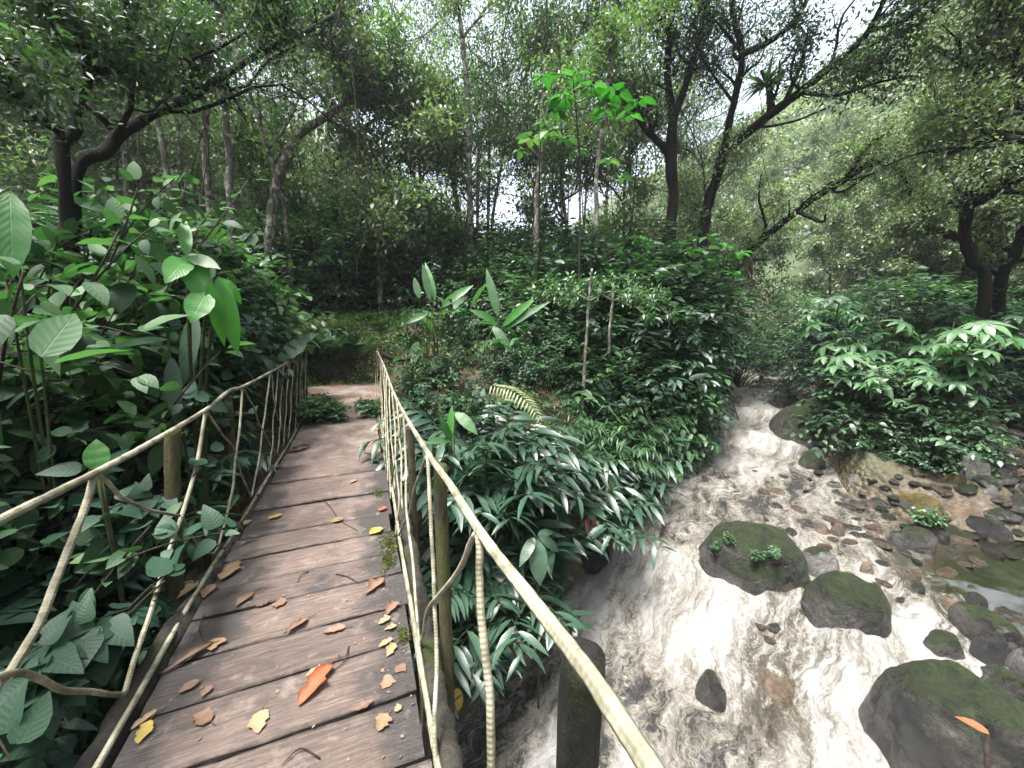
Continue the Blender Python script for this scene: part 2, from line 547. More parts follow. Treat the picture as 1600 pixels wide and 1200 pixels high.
def mat_ground():
    k = NT('forest_soil')
    p = k.coords()
    n = k.noise(p, 1.3, 6, .6)
    col = k.ramp(n, [(.3, (.02, .016, .011)), (.55, (.05, .036, .024)), (.75, (.09, .065, .045))])
    li = k.n('ShaderNodeTexVoronoi', {'Vector': p, 'Scale': 16.0})
    col = k.mix(k.ramp(k.noise(p, 5, 3), [(.48, 0), (.6, .75)]), col, k.ramp(li.outputs['Color'], [(.2, (.03, .02, .012)), (.6, (.1, .055, .03)), (.9, (.2, .13, .07))]))
    ms = k.ramp(k.noise(p, .7, 6, .65), [(.47, 0), (.58, 1)])
    col = k.mix(ms, col, k.mix(k.noise(p, 7, 4), (.014, .026, .008), (.04, .06, .016)))
    col = k.mix(k.attr('far').outputs['Fac'], col, k.mix(k.noise(p, .5, 5), (.02, .034, .014), (.06, .085, .035)))
    # gravel and sand in the river bed (attribute wet)
    w = k.attr('wet').outputs['Fac']
    gv = k.n('ShaderNodeTexVoronoi', {'Vector': p, 'Scale': 13.0})
    gcol = k.mix(k.ramp(gv.outputs['Color'], [(0, .15), (1, .8)]), (.045, .036, .028), (.15, .13, .11))
    gcol = k.mix(k.ramp(gv.outputs['Distance'], [(.3, 0), (.6, 1)]), gcol, (.07, .055, .04))
    gcol = k.mix(k.ramp(k.noise(p, .9, 4), [(.45, 0), (.6, .8)]), gcol, (.05, .042, .02))
    col = k.mix(w, col, gcol)
    h = k.math('ADD', k.noise(p, 12, 8, .7), k.math('MULTIPLY', k.math('MULTIPLY', w, k.math('SUBTRACT', 1.0, gv.outputs['Distance'])), 1.2))
    return k.done(k.bsdf(col, k.math('SUBTRACT', .9, k.math('MULTIPLY', w, .5)), k.bump(h, .9, .05), .4))


def mat_path():
    k = NT('trodden_earth')
    p = k.coords()
    col = k.ramp(k.noise(p, 3.2, 8, .7), [(.3, (.05, .038, .031)), (.5, (.13, .102, .086)), (.72, (.22, .185, .16))])
    li = k.n('ShaderNodeTexVoronoi', {'Vector': k.coords((1, .7, 1)), 'Scale': 24.0})
    m = k.ramp(k.noise(p, 2.0, 5, .7), [(.5, 0), (.62, .75)])
    m2 = k.math('MULTIPLY', m, k.attr('litter').outputs['Fac'])
    col = k.mix(m2, col, k.ramp(li.outputs['Color'], [(.2, (.035, .02, .014)), (.5, (.13, .06, .035)), (.9, (.26, .15, .09))]))
    col = k.mix(k.ramp(k.noise(p, 60, 3), [(.6, 0), (.68, .8)]), col, (.05, .035, .025))
    return k.done(k.bsdf(col, .9, k.bump(k.noise(p, 40, 8, .75), .9, .02), .3))


def mat_plank():
    k = NT('weathered_plank')
    oi = k.n('ShaderNodeObjectInfo').outputs['Random']
    tc = k.n('ShaderNodeTexCoord').outputs['Object']
    sh = k.n('ShaderNodeCombineXYZ', {0: k.math('MULTIPLY', oi, 40.0), 1: k.math('MULTIPLY', oi, 23.0), 2: 0.0}).outputs[0]
    v = k.n('ShaderNodeVectorMath', {0: tc, 1: sh}, operation='ADD').outputs[0]
    g = k.n('ShaderNodeMapping', {'Vector': v, 'Scale': (2.2, 30, 8)}).outputs[0]
    grain = k.noise(g, 2.6, 8, .68, .6)
    fine = k.noise(k.n('ShaderNodeMapping', {'Vector': v, 'Scale': (7, 150, 8)}).outputs[0], 2.0, 4, .6)
    col = k.ramp(grain, [(.24, (.018, .0125, .0098)), (.42, (.068, .05, .04)), (.57, (.135, .103, .084)), (.8, (.26, .212, .18))])
    col = k.mix(k.ramp(fine, [(.35, .65), (.6, 0)]), col, (.06, .042, .036))
    col = k.mix(k.math('MULTIPLY', oi, .3), col, (.12, .085, .075))
    col = k.mix(k.ramp(oi, [(0, .4), (.5, 0)]), col, (.035, .026, .022))
    # worn dark, damp patches, mostly along the sides of the deck
    sx = k.n('ShaderNodeSeparateXYZ', {'Vector': k.n('ShaderNodeTexCoord').outputs['Object']})
    side = k.ramp(k.math('ABSOLUTE', sx.outputs[0]), [(.2, 0), (.5, .33)])
    blot = k.noise(v, 3.2, 7, .68)
    st = k.ramp(k.math('ADD', blot, side), [(.53, 0), (.70, .9)])
    col = k.mix(st, col, (.02, .018, .017))
    mud = k.ramp(k.noise(v, 8.0, 6, .7), [(.56, 0), (.7, .55)])
    col = k.mix(mud, col, (.2, .16, .14))
    gm = k.ramp(k.noise(v, 5, 5, .7), [(.66, 0), (.74, .6)])
    col = k.mix(gm, col, (.03, .032, .018))
    ed = k.math('ADD', k.attr('edge').outputs['Fac'], k.math('MULTIPLY', k.math('SUBTRACT', k.noise(v, 14, 4), .5), 1.1))
    col = k.mix(k.ramp(ed, [(.4, 0), (.85, .9)]), col, (.01, .0085, .0075))
    hh = k.math('ADD', k.math('MULTIPLY', grain, 1.0), k.math('MULTIPLY', fine, .5))
    hh = k.math('ADD', hh, k.math('MULTIPLY', k.noise(v, 50, 5), .4))
    rough = k.math('SUBTRACT', .82, k.math('MULTIPLY', st, .3))
    return k.done(k.bsdf(col, rough, k.bump(hh, .75, .012), .4))


def mat_rail():
    k = NT('wrapped_rail')
    uv = k.n('ShaderNodeTexCoord').outputs['UV']
    s = k.n('ShaderNodeSeparateXYZ', {'Vector': uv})
    a = k.math('MULTIPLY', s.outputs[0], 6.2832 * 3)
    l = k.math('MULTIPLY', s.outputs[1], 260.0)
    w = k.math('MULTIPLY', k.math('SINE', k.math('ADD', l, a)), k.math('SINE', k.math('SUBTRACT', l, a)))
    p = k.coords()
    n = k.noise(p, 7, 5, .65)
    col = k.ramp(n, [(.3, (.075, .07, .045)), (.5, (.19, .18, .13)), (.7, (.34, .325, .255))])
    col = k.mix(k.ramp(w, [(-.0, .2), (.5, 0)]), col, (.09, .082, .05))
    col = k.mix(k.ramp(k.noise(p, 16, 4), [(.5, 0), (.66, .75)]), col, (.06, .06, .03))
    return k.done(k.bsdf(col, .75, k.bump(k.math('ADD', w, k.math('MULTIPLY', k.noise(p, 90, 4), 1.4)), .4, .004), .3))


M['ground'] = mat_ground()
M['path'] = mat_path()
M['plank'] = mat_plank()
M['rail'] = mat_rail()
M['post'] = bark_mat('old_post_wood', (.028, .025, .015), (.09, .08, .05), moss=.35, mosscol=(.06, .07, .02), scale=9)
M['darkpost'] = bark_mat('dark_wet_post_wood', (.007, .0068, .006), (.026, .025, .021), moss=.3, mosscol=(.014, .019, .007), scale=11, rough=.6)
M['beam'] = bark_mat('rotting_beam_wood', (.014, .0135, .0125), (.05, .046, .036), moss=.3, mosscol=(.025, .032, .01), scale=8)


def mat_water():
    k = NT('river_water')
    uv = k.n('ShaderNodeTexCoord').outputs['UV']
    foam = k.attr('foam').outputs['Fac']
    clear = k.attr('clear').outputs['Fac']
    wp = k.noise(uv, 1.3, 4, .6)
    wv = k.n('ShaderNodeVectorMath', {0: uv, 1: k.n('ShaderNodeCombineXYZ', {0: 0.0, 1: k.math('MULTIPLY', wp, .8)}).outputs[0]}, operation='ADD').outputs[0]
    st = k.n('ShaderNodeMapping', {'Vector': wv, 'Scale': (.62, 3.0, 1)}).outputs[0]
    n1 = k.noise(st, 2.2, 9, .66, .3)
    n2 = k.noise(st, 8.5, 7, .66, .15)
    v1 = k.n('ShaderNodeTexVoronoi', {'Vector': k.n('ShaderNodeVectorMath', {0: k.n('ShaderNodeMapping', {'Vector': wv, 'Scale': (1, 1.8, 1)}).outputs[0], 1: k.n('ShaderNodeTexNoise', {'Vector': uv, 'Scale': 6.0, 'Detail': 5.0}).outputs['Color']}, operation='ADD').outputs[0], 'Scale': 4.0}, feature='DISTANCE_TO_EDGE')
    lace = k.ramp(v1.outputs['Distance'], [(.0, .2), (.12, 0)])
    f = k.math('ADD', k.math('MULTIPLY', n1, 1.0), k.math('MULTIPLY', n2, .5))
    f = k.math('ADD', f, k.math('MULTIPLY', lace, .55))
    f = k.math('ADD', k.math('MULTIPLY', k.math('SUBTRACT', f, .84), 1.6), k.math('ADD', foam, .04))
    col = k.ramp(f, [(.0, (.02, .0205, .02)), (.12, (.055, .051, .043)), (.26, (.1, .093, .077)), (.46, (.135, .13, .116)), (.68, (.18, .179, .174)), (1, (.25, .255, .26))])
    fm = k.ramp(f, [(.25, 0), (.6, 1)])
    h = k.math('ADD', k.math('MULTIPLY', n1, .8), k.math('MULTIPLY', n2, .4))
    nrm = k.bump(h, .8, .06)
    col = k.mix(k.math('MULTIPLY', clear, k.math('SUBTRACT', 1.0, fm), True), col, (.05, .042, .024))
    murk = k.bsdf(col, k.math('ADD', .1, k.math('MULTIPLY', fm, .5)), nrm, .35)
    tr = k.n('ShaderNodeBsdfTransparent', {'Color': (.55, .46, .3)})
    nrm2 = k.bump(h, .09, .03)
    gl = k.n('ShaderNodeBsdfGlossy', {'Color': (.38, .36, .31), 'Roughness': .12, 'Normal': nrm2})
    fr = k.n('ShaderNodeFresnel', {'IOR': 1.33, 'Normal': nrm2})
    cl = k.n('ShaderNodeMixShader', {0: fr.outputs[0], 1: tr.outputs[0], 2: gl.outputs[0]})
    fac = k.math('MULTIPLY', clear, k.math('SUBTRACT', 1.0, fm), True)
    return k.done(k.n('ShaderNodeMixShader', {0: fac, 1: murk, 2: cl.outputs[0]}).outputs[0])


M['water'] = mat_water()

# ------------------------------------------------------------------ boulders (pixel box of each: left, top, right, base; level of its foot)
def ico(sub):
    bm = bmesh.new()
    bmesh.ops.create_icosphere(bm, subdivisions=sub, radius=1)
    v = np.array([x.co[:] for x in bm.verts])
    f = np.array([[q.index for q in p.verts] for p in bm.faces])
    bm.free()
    return v, f


ICO5, ICO3, ICO4 = ico(5), ico(3), ico(4)


def rock_shape(ic, seed, boxy=.85, amp=.13, cut=4):
    v, f = ic
    v = v.copy()
    p = np.sign(v) * np.abs(v) ** boxy
    v = v * .35 + p * .65
    r = np.random.default_rng(seed)
    for _ in range(cut):                       # worn facets
        n = norm(r.normal(size=3))
        d = v @ n
        lim = r.uniform(.72, .95)
        v = v - np.outer(np.maximum(0, d - lim) * .8, n)
    nn = fbm(v[:, 0] * 1.1 + seed, v[:, 1] * 1.1, v[:, 2] * 1.1, 5, .5)
    return v * (1 + amp * nn[:, None]), f


BOULDERS = []


def hit(px, py, far=40):
    r_ = ray(px, py)
    h_ = math.hypot(r_[0], r_[1])
    t = np.arange(.6, far, .03)
    P = EYE + r_ * (t / h_)[:, None]
    s = np.maximum(ground(P[:, 0], P[:, 1]), water_z(P[:, 0], P[:, 1]))
    i = np.argmax(P[:, 2] < s)
    return P[i]


def boulder(x0, y0, x1, y1, z, mat, label, name='boulder', seed=None, deep=.8, boxy=.8, lean=0.0, group=None):
    seed = seed or (x0 * 7 + y0)
    z = hit((x0 + x1) / 2, y1)[2] - .02
    pl, pr = onz(x0, y1 - (y1 - y0) * .25, z), onz(x1, y1 - (y1 - y0) * .25, z)
    mid = onz((x0 + x1) / 2, y1, z)
    back = norm((mid - EYE) * [1, 1, 0])
    ax = np.array([back[1], -back[0], 0])
    w = abs(np.dot(pr - pl, ax))
    dep = w * deep
    c = mid + back * dep * .42
    dist = math.hypot(c[0], c[1])
    top = at((x0 + x1) / 2, y0, dist - dep * .1)[2]
    h = max(.06, top - z)
    v, f = rock_shape(ICO5 if w > .5 else ICO4, seed, boxy)
    v = v / np.abs(v).max(0)
    V = np.stack([v[:, 0] * w / 2, v[:, 1] * dep / 2, np.where(v[:, 2] > 0, v[:, 2] * h, v[:, 2] * h * .6)], -1)
    V[:, 2] += lean * V[:, 0]
    G = Geo()
    G.add(V, f, .5)
    o = G.obj(name, M[mat])
    o.location = (c[0], c[1], z)
    o.rotation_euler = (0, 0, math.atan2(ax[1], ax[0]))
    tag(o, label, 'boulder' if name == 'boulder' else 'stone', group)
    BOULDERS.append((c[0], c[1], (w + dep) / 4))
    ROCKS[label] = o
    return o


ROCKS = {}


def on_rock(word, px, py):
    """the point of a boulder's near face that is seen at a photo pixel"""
    o = next(v for k_, v in ROCKS.items() if word in k_)
    bpy.context.view_layer.update()
    V = np.array([(o.matrix_world @ q.co)[:] for q in o.data.vertices])
    D = V - EYE
    z = D @ CF
    q = np.hypot(800 + F * (D @ CR) / z - px, 600 - F * (D @ CU) / z - py)
    m = np.argsort(q)[:40]
    return V[m[np.argmin(np.linalg.norm(D[m], axis=1))]]


for b in [
    (1075, 822, 1262, 925, -1.92, 'rock', 'large flat-topped mossy boulder with leafy sprigs beside the chute', 'boulder', 3, .75, .7),
    (1238, 893, 1388, 988, -1.85, 'rock', 'rounded pale-sided boulder with dark moss cap above white water', 'boulder', 12, .8),
    (1280, 1045, 1640, 1290, -2.0, 'rock', 'very big mossy boulder with bare grey patches at the lower right', 'boulder', 5, .75, .75),
    (1180, 620, 1370, 702, -1.12, 'rock', 'big domed moss-covered boulder beside the upper cascade', 'boulder', 8, .8),
    (1244, 703, 1290, 735, -1.24, 'rock', 'small round mossy boulder at the island edge below the domed boulder', 'boulder', 21, .9),
    (878, 840, 968, 900, -1.95, 'wetrock', 'wet black boulder under the hanging red dead leaves', 'boulder', 31, .8),
    (815, 925, 880, 965, -2.08, 'wetrock', 'small wet black rock at the foot of the ginger bank', 'boulder', 33, .8),
    (1242, 855, 1310, 905, -1.66, 'greyrock', 'rough grey boulder tucked between the flat-topped and rounded boulders', 'boulder', 41, .8),
    (1383, 818, 1462, 864, -1.44, 'rock', 'dark mossy slab with a pale edge at the gravel shallows', 'boulder', 44, .6),
    (1385, 770, 1482, 815, -1.30, 'goldmoss', 'boulder capped with golden orange moss at the island tip', 'boulder', 46, .7),
    (1412, 806, 1484, 850, -1.38, 'rock', 'green mossy boulder just below the golden moss boulder', 'boulder', 47, .7),
    (1452, 950, 1600, 1012, -1.72, 'rock', 'long low dark boulder lying across the side stream', 'boulder', 51, .45, .8),
    (1430, 985, 1510, 1040, -1.82, 'rock', 'rounded dark boulder below the long low boulder', 'boulder', 52, .8),
    (1505, 980, 1572, 1045, -1.78, 'wetrock', 'craggy wet rock wedged below the long low boulder', 'boulder', 53, .8),
    (1550, 1010, 1640, 1070, -1.78, 'greyrock', 'streaked grey rock at the edge beside the craggy wet rock', 'boulder', 54, .8),
    (1470, 1040, 1640, 1110, -1.92, 'rock', 'sloping moss-streaked slab behind the very big boulder', 'boulder', 58, .5),
    (1545, 1130, 1680, 1210, -2.0, 'greyrock', 'grey rock at the lower corner beside the red stick', 'boulder', 60, .8),
    (1080, 1045, 1135, 1110, -2.16, 'wetrock', 'dark wet rock breaking the surface in the middle of the pool', 'boulder', 61, .9),
    (1172, 1050, 1246, 1098, -2.14, 'tanrock', 'tan pitted rock half under the rapids left of the very big boulder', 'boulder', 62, .55),
    (1172, 842, 1125, 870, -1.6, 'wetrock', 'dark wet stone lapped by foam above the flat-topped boulder', 'stone', 63, .8),
    (1200, 592, 1262, 622, -.62, 'rock', 'dark square boulder at the bend of the upper cascade', 'boulder', 64, .8),
    (1192, 614, 1250, 638, -.8, 'rock', 'low mossy rock in front of the dark square boulder', 'boulder', 65, .7),
    (482, 548, 572, 604, .0, 'rock', 'mossy rock in the bank where the path ends', 'boulder', 77, .7),
    (1112, 592, 1140, 622, -.6, 'wetrock', 'black wet rock on the left lip of the cascade', 'boulder', 66, .8),
    (1485, 665, 1535, 712, -1.05, 'goldmoss', 'yellow-mossed boulder at the right edge of the island shrubs', 'boulder', 67, .8),
    (1490, 708, 1550, 752, -1.12, 'greyrock', 'pale grey boulder in the side stream below the yellow-mossed one', 'boulder', 68, .7),
    (1528, 716, 1590, 752, -1.1, 'rock', 'dark boulder right of the pale grey boulder in the side stream', 'boulder', 69, .7),
    (1466, 738, 1508, 764, -1.18, 'goldmoss', 'small boulder with yellow moss below the island shrubs', 'boulder', 70, .7),
    (1515, 752, 1565, 790, -1.2, 'greyrock', 'split grey rock with a pale face beside the side stream', 'boulder', 71, .7),
    (1555, 772, 1625, 806, -1.22, 'wetrock', 'dark rock at the edge of the picture above the brown shallows', 'boulder', 72, .7),
    (1482, 808, 1590, 838, -1.34, 'wetrock', 'long black root-like rock below the golden moss boulder', 'boulder', 73, .4),
    (1440, 785, 1560, 822, -1.3, 'tanrock', 'long tan slab running into the brown shallows', 'boulder', 76, .4),
    (1318, 738, 1352, 762, -1.22, 'greyrock', 'smooth grey stone on the gravel below the island shrubs', 'stone', 81, .7),
    (1287, 752, 1316, 766, -1.28, 'greyrock', 'bluish pale stone at the waterline below the island', 'stone', 82, .8),
    (1268, 818, 1298, 838, -1.46, 'tanrock', 'tan stone left of its twin in the gravel riffle', 'stone', 83, .8),
    (1292, 816, 1322, 842, -1.46, 'tanrock', 'lumpy tan stone right of its twin in the gravel riffle', 'stone', 84, .8),
    (1346, 828, 1372, 846, -1.47, 'tanrock', 'square tan stone alone in the gravel riffle', 'stone', 85, .8),
    (1335, 876, 1366, 904, -1.58, 'tanrock', 'orange-brown stone right of the rough grey boulder', 'stone', 86, .8),
    (1362, 876, 1394, 892, -1.56, 'wetrock', 'flat black stone beside the orange-brown stone', 'stone', 87, .8),
    (1405, 885, 1442, 906, -1.58, 'tanrock', 'pale peach flat stone in the side stream', 'stone', 88, .8),
    (1418, 908, 1446, 926, -1.62, 'wetrock', 'small blue-black stone ringed by white water', 'stone', 89, .9),
    (1368, 908, 1394, 920, -1.62, 'tanrock', 'flat brown stone just above the rounded boulder', 'stone', 90, .8),
    (1500, 925, 1545, 950, -1.62, 'wetrock', 'brown wet stone above the long low boulder', 'stone', 91, .8),
    (1455, 935, 1520, 958, -1.66, 'tanrock', 'pale submerged slab above the long low boulder', 'stone', 92, .5),
    (1200, 762, 1228, 774, -1.32, 'tanrock', 'flat brown stone in the middle reach of the river', 'stone', 93, .6),
    (1232, 790, 1262, 802, -1.38, 'tanrock', 'long reddish stone at the edge of the gravel riffle', 'stone', 94, .5),
]:
    x0, y0, x1, y1, z, mat, lab, nm, seed, deep = b[:10]
    boulder(min(x0, x1), y0, max(x0, x1), y1, z, mat, lab, nm, seed, deep, b[10] if len(b) > 10 else .82)

# small cobbles along the shallows, alike
cob = []
for s in range(4):
    v, f = rock_shape(ICO3, 200 + s, .85, .18, 3)
    G = Geo()
    G.add(v * [1, .75, .45], f, .5)
    cob.append(G.mesh('cobble', M[['greyrock', 'tanrock', 'wetrock', 'rock'][s]]))
r0 = np.random.default_rng(5)
boxes = [(1180, 735, 1600, 1000, 95, 'small river cobble lying in the stony shallows beside the island', 'cobbles in the shallows', (.03, .1)),
         (1300, 745, 1520, 850, 85, 'small damp stone on the gravel tip of the island', 'stones on the island tip', (.035, .11)),
         (1490, 640, 1600, 810, 75, 'pale stone in the bed of the side stream at the right edge', 'stones in the side stream', (.05, .17))]
for x0, y0, x1, y1, n, lab, grp, sz in boxes:
    for k in range(n):
        p = hit(r0.uniform(x0, x1), r0.uniform(y0, y1))
        x, y = p[0], p[1]
        s = r0.uniform(*sz)
        ms, rz, sx = r0.choice([0, 1, 1, 2, 0, 3]), r0.uniform(0, 6.28), r0.uniform(.8, 1.5)
        if any(math.hypot(x - a, y - b) < c * .8 for a, b, c in BOULDERS) or float(sdist(np.array([x]), np.array([y]), LB)[0]) > -1.2:
            continue
        o = link(bpy.data.objects.new('cobble', cob[ms]))
        o.location = (x, y, p[2] + s * .12)
        o.rotation_euler = (r0.uniform(-.3, .3), r0.uniform(-.3, .3), rz)
        o.scale = (s * sx, s, s)
        tag(o, lab, 'stone', grp)

# ------------------------------------------------------------------ ground, path, water
def warped(a, b, step, far0, far1, g=1.09):
    c = list(np.arange(a, b, step))
    s = step
    while c[-1] < far1:
        s *= g
        c.append(c[-1] + s)
    s = step
    while c[0] > far0:
        s *= g
        c.insert(0, c[0] - s)
    return np.array(c)


def grid_faces(nx, ny):
    i = np.arange(nx - 1)[:, None] * ny
    j = np.arange(ny - 1)[None]
    return np.stack([i + j, i + ny + j, i + ny + j + 1, i + j + 1], -1).reshape(-1, 4)


def point_attr(o, name, val):
    a = o.data.attributes.new(name, 'FLOAT', 'POINT')
    a.data.foreach_set('value', np.asarray(val, np.float32).ravel())


gx, gy = warped(-5, 14, .085, -90, 120), warped(-3, 14, .085, -60, 120)
X, Y = np.meshgrid(gx, gy, indexing='ij')
Z = ground(X, Y)
G = Geo()
G.add(np.stack([X, Y, Z], -1), grid_faces(len(gx), len(gy)), .5)
o = G.obj('ground', M['ground'])
o['kind'] = 'structure'
d_lb = sdist(X, Y, LB)
point_attr(o, 'far', sst(13, 19, np.hypot(X, Y)) * np.maximum(sst(2, 4, d_lb), sst(1, 3, -sdist(X, Y, KB))))
point_attr(o, 'wet', sst(.75, .25, Z - water_z(X, Y)) * sst(.3, -.1, d_lb) * sst(60, 30, np.hypot(X, Y)))

px_, py_ = np.arange(-1.635, .866, .025), np.arange(3.6, 9.9, .03)
X, Y = np.meshgrid(px_, py_, indexing='ij')
X = -.385 + (X + .385) * np.where(Y < 6.7, .5 / 1.25, .5 / 1.25 + (Y - 6.7) * .8)
X = np.clip(X, -2.2, 1.4)
half = .47 + .32 * sst(7.2, 9.2, Y) + .08 * fbm(X * 2, Y * 2, 3)
dx = np.abs(X + .39)
cov = sst(3.7, 5.2, Y + .75 * fbm(X * 2.2, Y * 2.2, 1, 4) + .3 * dx)
Z = -.022 + .034 * cov + .006 * fbm(X * 7, Y * 7, 2) + .03 * sst(6.5, 9, Y)
Z = Z - .12 * sst(0, .25, dx - half) * sst(6.0, 7.0, Y)
G = Geo()
G.add(np.stack([X, Y, Z], -1), grid_faces(len(px_), len(py_)), .5)
o = G.obj('path', M['path'])
o['kind'] = 'structure'
point_attr(o, 'litter', sst(5.4, 7.6, Y + fbm(X, Y, 5)))

us, vs = np.arange(-6, 22, .032), np.arange(-4.2, 5.6, .032)
U, Vv = np.meshgrid(us, vs, indexing='ij')
X, Y = U * FU[0] + Vv * FV[0], U * FU[1] + Vv * FV[1]
W = water_z(X, Y)
stp = np.clip((np.interp(U + .3, WK[:, 0], WK[:, 1]) - np.interp(U - .35, WK[:, 0], WK[:, 1])) / .65 - .06, 0, 1)
down = .8 * np.clip((np.interp(U + 1.1, WK[:, 0], WK[:, 1]) - np.interp(U + .1, WK[:, 0], WK[:, 1])) - .05, 0, 1)
side = sst(.35, 1.7, Vv + .25 * fbm(U * .8, Vv * .8, 3))
foam = .36 + .75 * stp + .45 * down - .16 * side + .12 * fbm(U * .7, Vv * .9, 7, 3)
# the pool below the chute: tan and churned; clear dark water along its right side
pool = np.exp(-(((X - 2.9) / .75) ** 2 + ((Y - 2.75) / .8) ** 2))
foam = foam - .14 * pool
tongue = np.exp(-(((X - 3.75) / .75) ** 2 + ((Y - 2.1) / .55) ** 2))
foam = foam - .3 * tongue
side_rap = np.exp(-(((X - 4.35) / .75) ** 2 + ((Y - 1.75) / .28) ** 2)) + np.exp(-(((X - 5.5) / .4) ** 2 + ((Y - 1.95) / .3) ** 2))
foam = foam + .36 * side_rap
foam = foam - .5 * sst(1.2, 2.1, Vv)
up = sst(8.8, 9.8, U)
foam = foam + .3 * up - .12 * sst(6, 6.6, U) * sst(8.6, 7.8, U) * sst(-.2, .8, Vv)
for a, b, c in BOULDERS:
    dd = np.hypot(X - a, Y - b)
    foam = foam + .22 * np.exp(-((dd - c) / .09) ** 2) * sst(3.0, .5, Vv)
amp = (.03 + .10 * np.clip(stp + down, 0, 1) + .02 * up) * (1 - .75 * sst(1.0, 2.2, Vv))
crest = .75 * fbm(U * 1.2, Vv * 2.6, 2, 3) + .42 * fbm(U * 2.2 + .6 * fbm(U, Vv, 3), Vv * 7, 5, 3, .5)
foam = .5 * np.tanh(np.maximum(foam, 0) / .5) + .26 * crest
Zw = W + .8 * amp * crest + .006 * fbm(U * 7, Vv * 14, 6, 2) + .1 * side_rap * (.5 + fbm(U * 4, Vv * 4, 1, 2))
Zw = W + (Zw - W) * (1 - .7 * sst(.9, 1.9, Vv))
G = Geo()
G.add(np.stack([X, Y, Zw], -1), grid_faces(len(us), len(vs)), .5, np.stack([U, Vv], -1).reshape(-1, 2))
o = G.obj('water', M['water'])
o['kind'] = 'structure'
point_attr(o, 'foam', np.clip(foam, 0, 1.2))
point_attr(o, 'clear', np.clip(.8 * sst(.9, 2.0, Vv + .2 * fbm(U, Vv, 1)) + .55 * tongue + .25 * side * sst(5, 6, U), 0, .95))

# ------------------------------------------------------------------ the footbridge
bridge = thing('footbridge', 'narrow plank footbridge with rope-wrapped pole railings over the stream', 'bridge', (0, 0, 0))
edges = [-1.6, -1.32, -1.02, -.72, -.42, -.14, .14, .42, .68, .92, 1.14, 1.40, 1.67, 1.92, 2.2, 2.43, 2.71, 2.98, 3.41, 3.95, 4.48, 5.0, 5.5, 6.02, 6.5]
for k, (a, b) in enumerate(zip(edges[:-1], edges[1:])):
    gap = .006 + .006 * random.random()
    wx, wy = 1.02 + random.uniform(-.02, .02), b - a - gap
    nx, ny = 36, 7
    xs, ys = np.linspace(-wx / 2, wx / 2, nx), np.linspace(-wy / 2, wy / 2, ny)
    ys = np.sign(ys) * (np.abs(ys) / (wy / 2)) ** .6 * wy / 2
    XX, YY = np.meshgrid(xs, ys, indexing='ij')
    edge = np.minimum(wy / 2 - np.abs(YY), .012) / .012
    ZZ = .004 * fbm(XX * 3 + k * 5, YY * 4, k, 3) - .008 * (1 - edge) ** 2 + .002 * fbm(XX * 20, YY * 40 + k, 2, 2)
    YY = YY + .004 * fbm(XX * 5 + 3 * k, np.sign(YY), 3, 3) * (1 - edge)
    G = Geo()
    top = np.stack([XX, YY, ZZ], -1).reshape(-1, 3)
    bot = top.copy()
    bot[:, 2] = -.05
    n0 = len(top)
    q = grid_faces(nx, ny)
    ring = np.concatenate([np.arange(ny), np.arange(1, nx) * ny + ny - 1, (nx - 1) * ny + np.arange(ny - 2, -1, -1), np.arange(nx - 2, 0, -1) * ny])
    r2 = np.roll(ring, -1)
    sd = np.stack([ring, r2, r2 + n0, ring + n0], -1)
    G.add(np.vstack([top, bot]), np.vstack([q, q[:, ::-1] + n0, sd]), .5)
    o = G.obj('plank', M['plank'], bridge, smooth=False)
    ee = sst(.022, .0, wy / 2 - np.abs(YY)).ravel() * .85
    point_attr(o, 'edge', np.concatenate([ee, np.ones(len(ee))]))
    o.location = (-.385 + random.uniform(-.012, .012), (a + b) / 2, -.001 + random.uniform(-.003, .003))
    o.rotation_euler = (0, 0, R(.9) * (.5 + random.uniform(-.4, .4)))


def rod(name, pts, r, mat, sides=10, n=None, wob=.0, parent=None, taper=1.0, bump=.0):
    P = smooth_path(pts, n or max(14, int(8 * len(pts))))
    if wob:
        s = random.uniform(0, 99)
        t = np.linspace(0, 1, len(P))
        P = P + wob * np.stack([fbm(t * 4 + s, s, 1, 2), fbm(t * 4 + s, s, 7, 2), .6 * fbm(t * 4 + s, s, 13, 2)], -1) * np.sin(np.pi * t)[:, None] ** .5
    G = Geo()
    tube(G, P, np.linspace(r, r * taper, len(P)), sides, .5, True, bump)
    return G.obj(name, M[mat], parent or bridge)


XR, XL = .25, -.95
railR = [onx(px, py, XR) for px, py in [(1060, 1275), (1010, 1200), (920, 1060), (830, 938), (748, 832), (700, 756), (667, 708), (630, 645), (613, 610), (600, 572), (590, 549)]]
railR[0] = np.array([.25, -.9, 1.05])
railR.insert(1, np.array([.25, -.2, 1.045]))
hr = rod('handrail', railR, .0128, 'rail', 12, 160, .006, bump=.1)
railL = [np.array([-.95, -1.0, .97]), np.array([-.95, .5, .965])] + [onx(px, py, XL) for px, py in [(-60, 845), (0, 812), (142, 742), (235, 692), (322, 640), (357, 611), (380, 604), (422, 582), (443, 570), (461, 558), (479, 545)]]
hl = rod('handrail', railL, .0128, 'rail', 12, 160, .006, bump=.1)
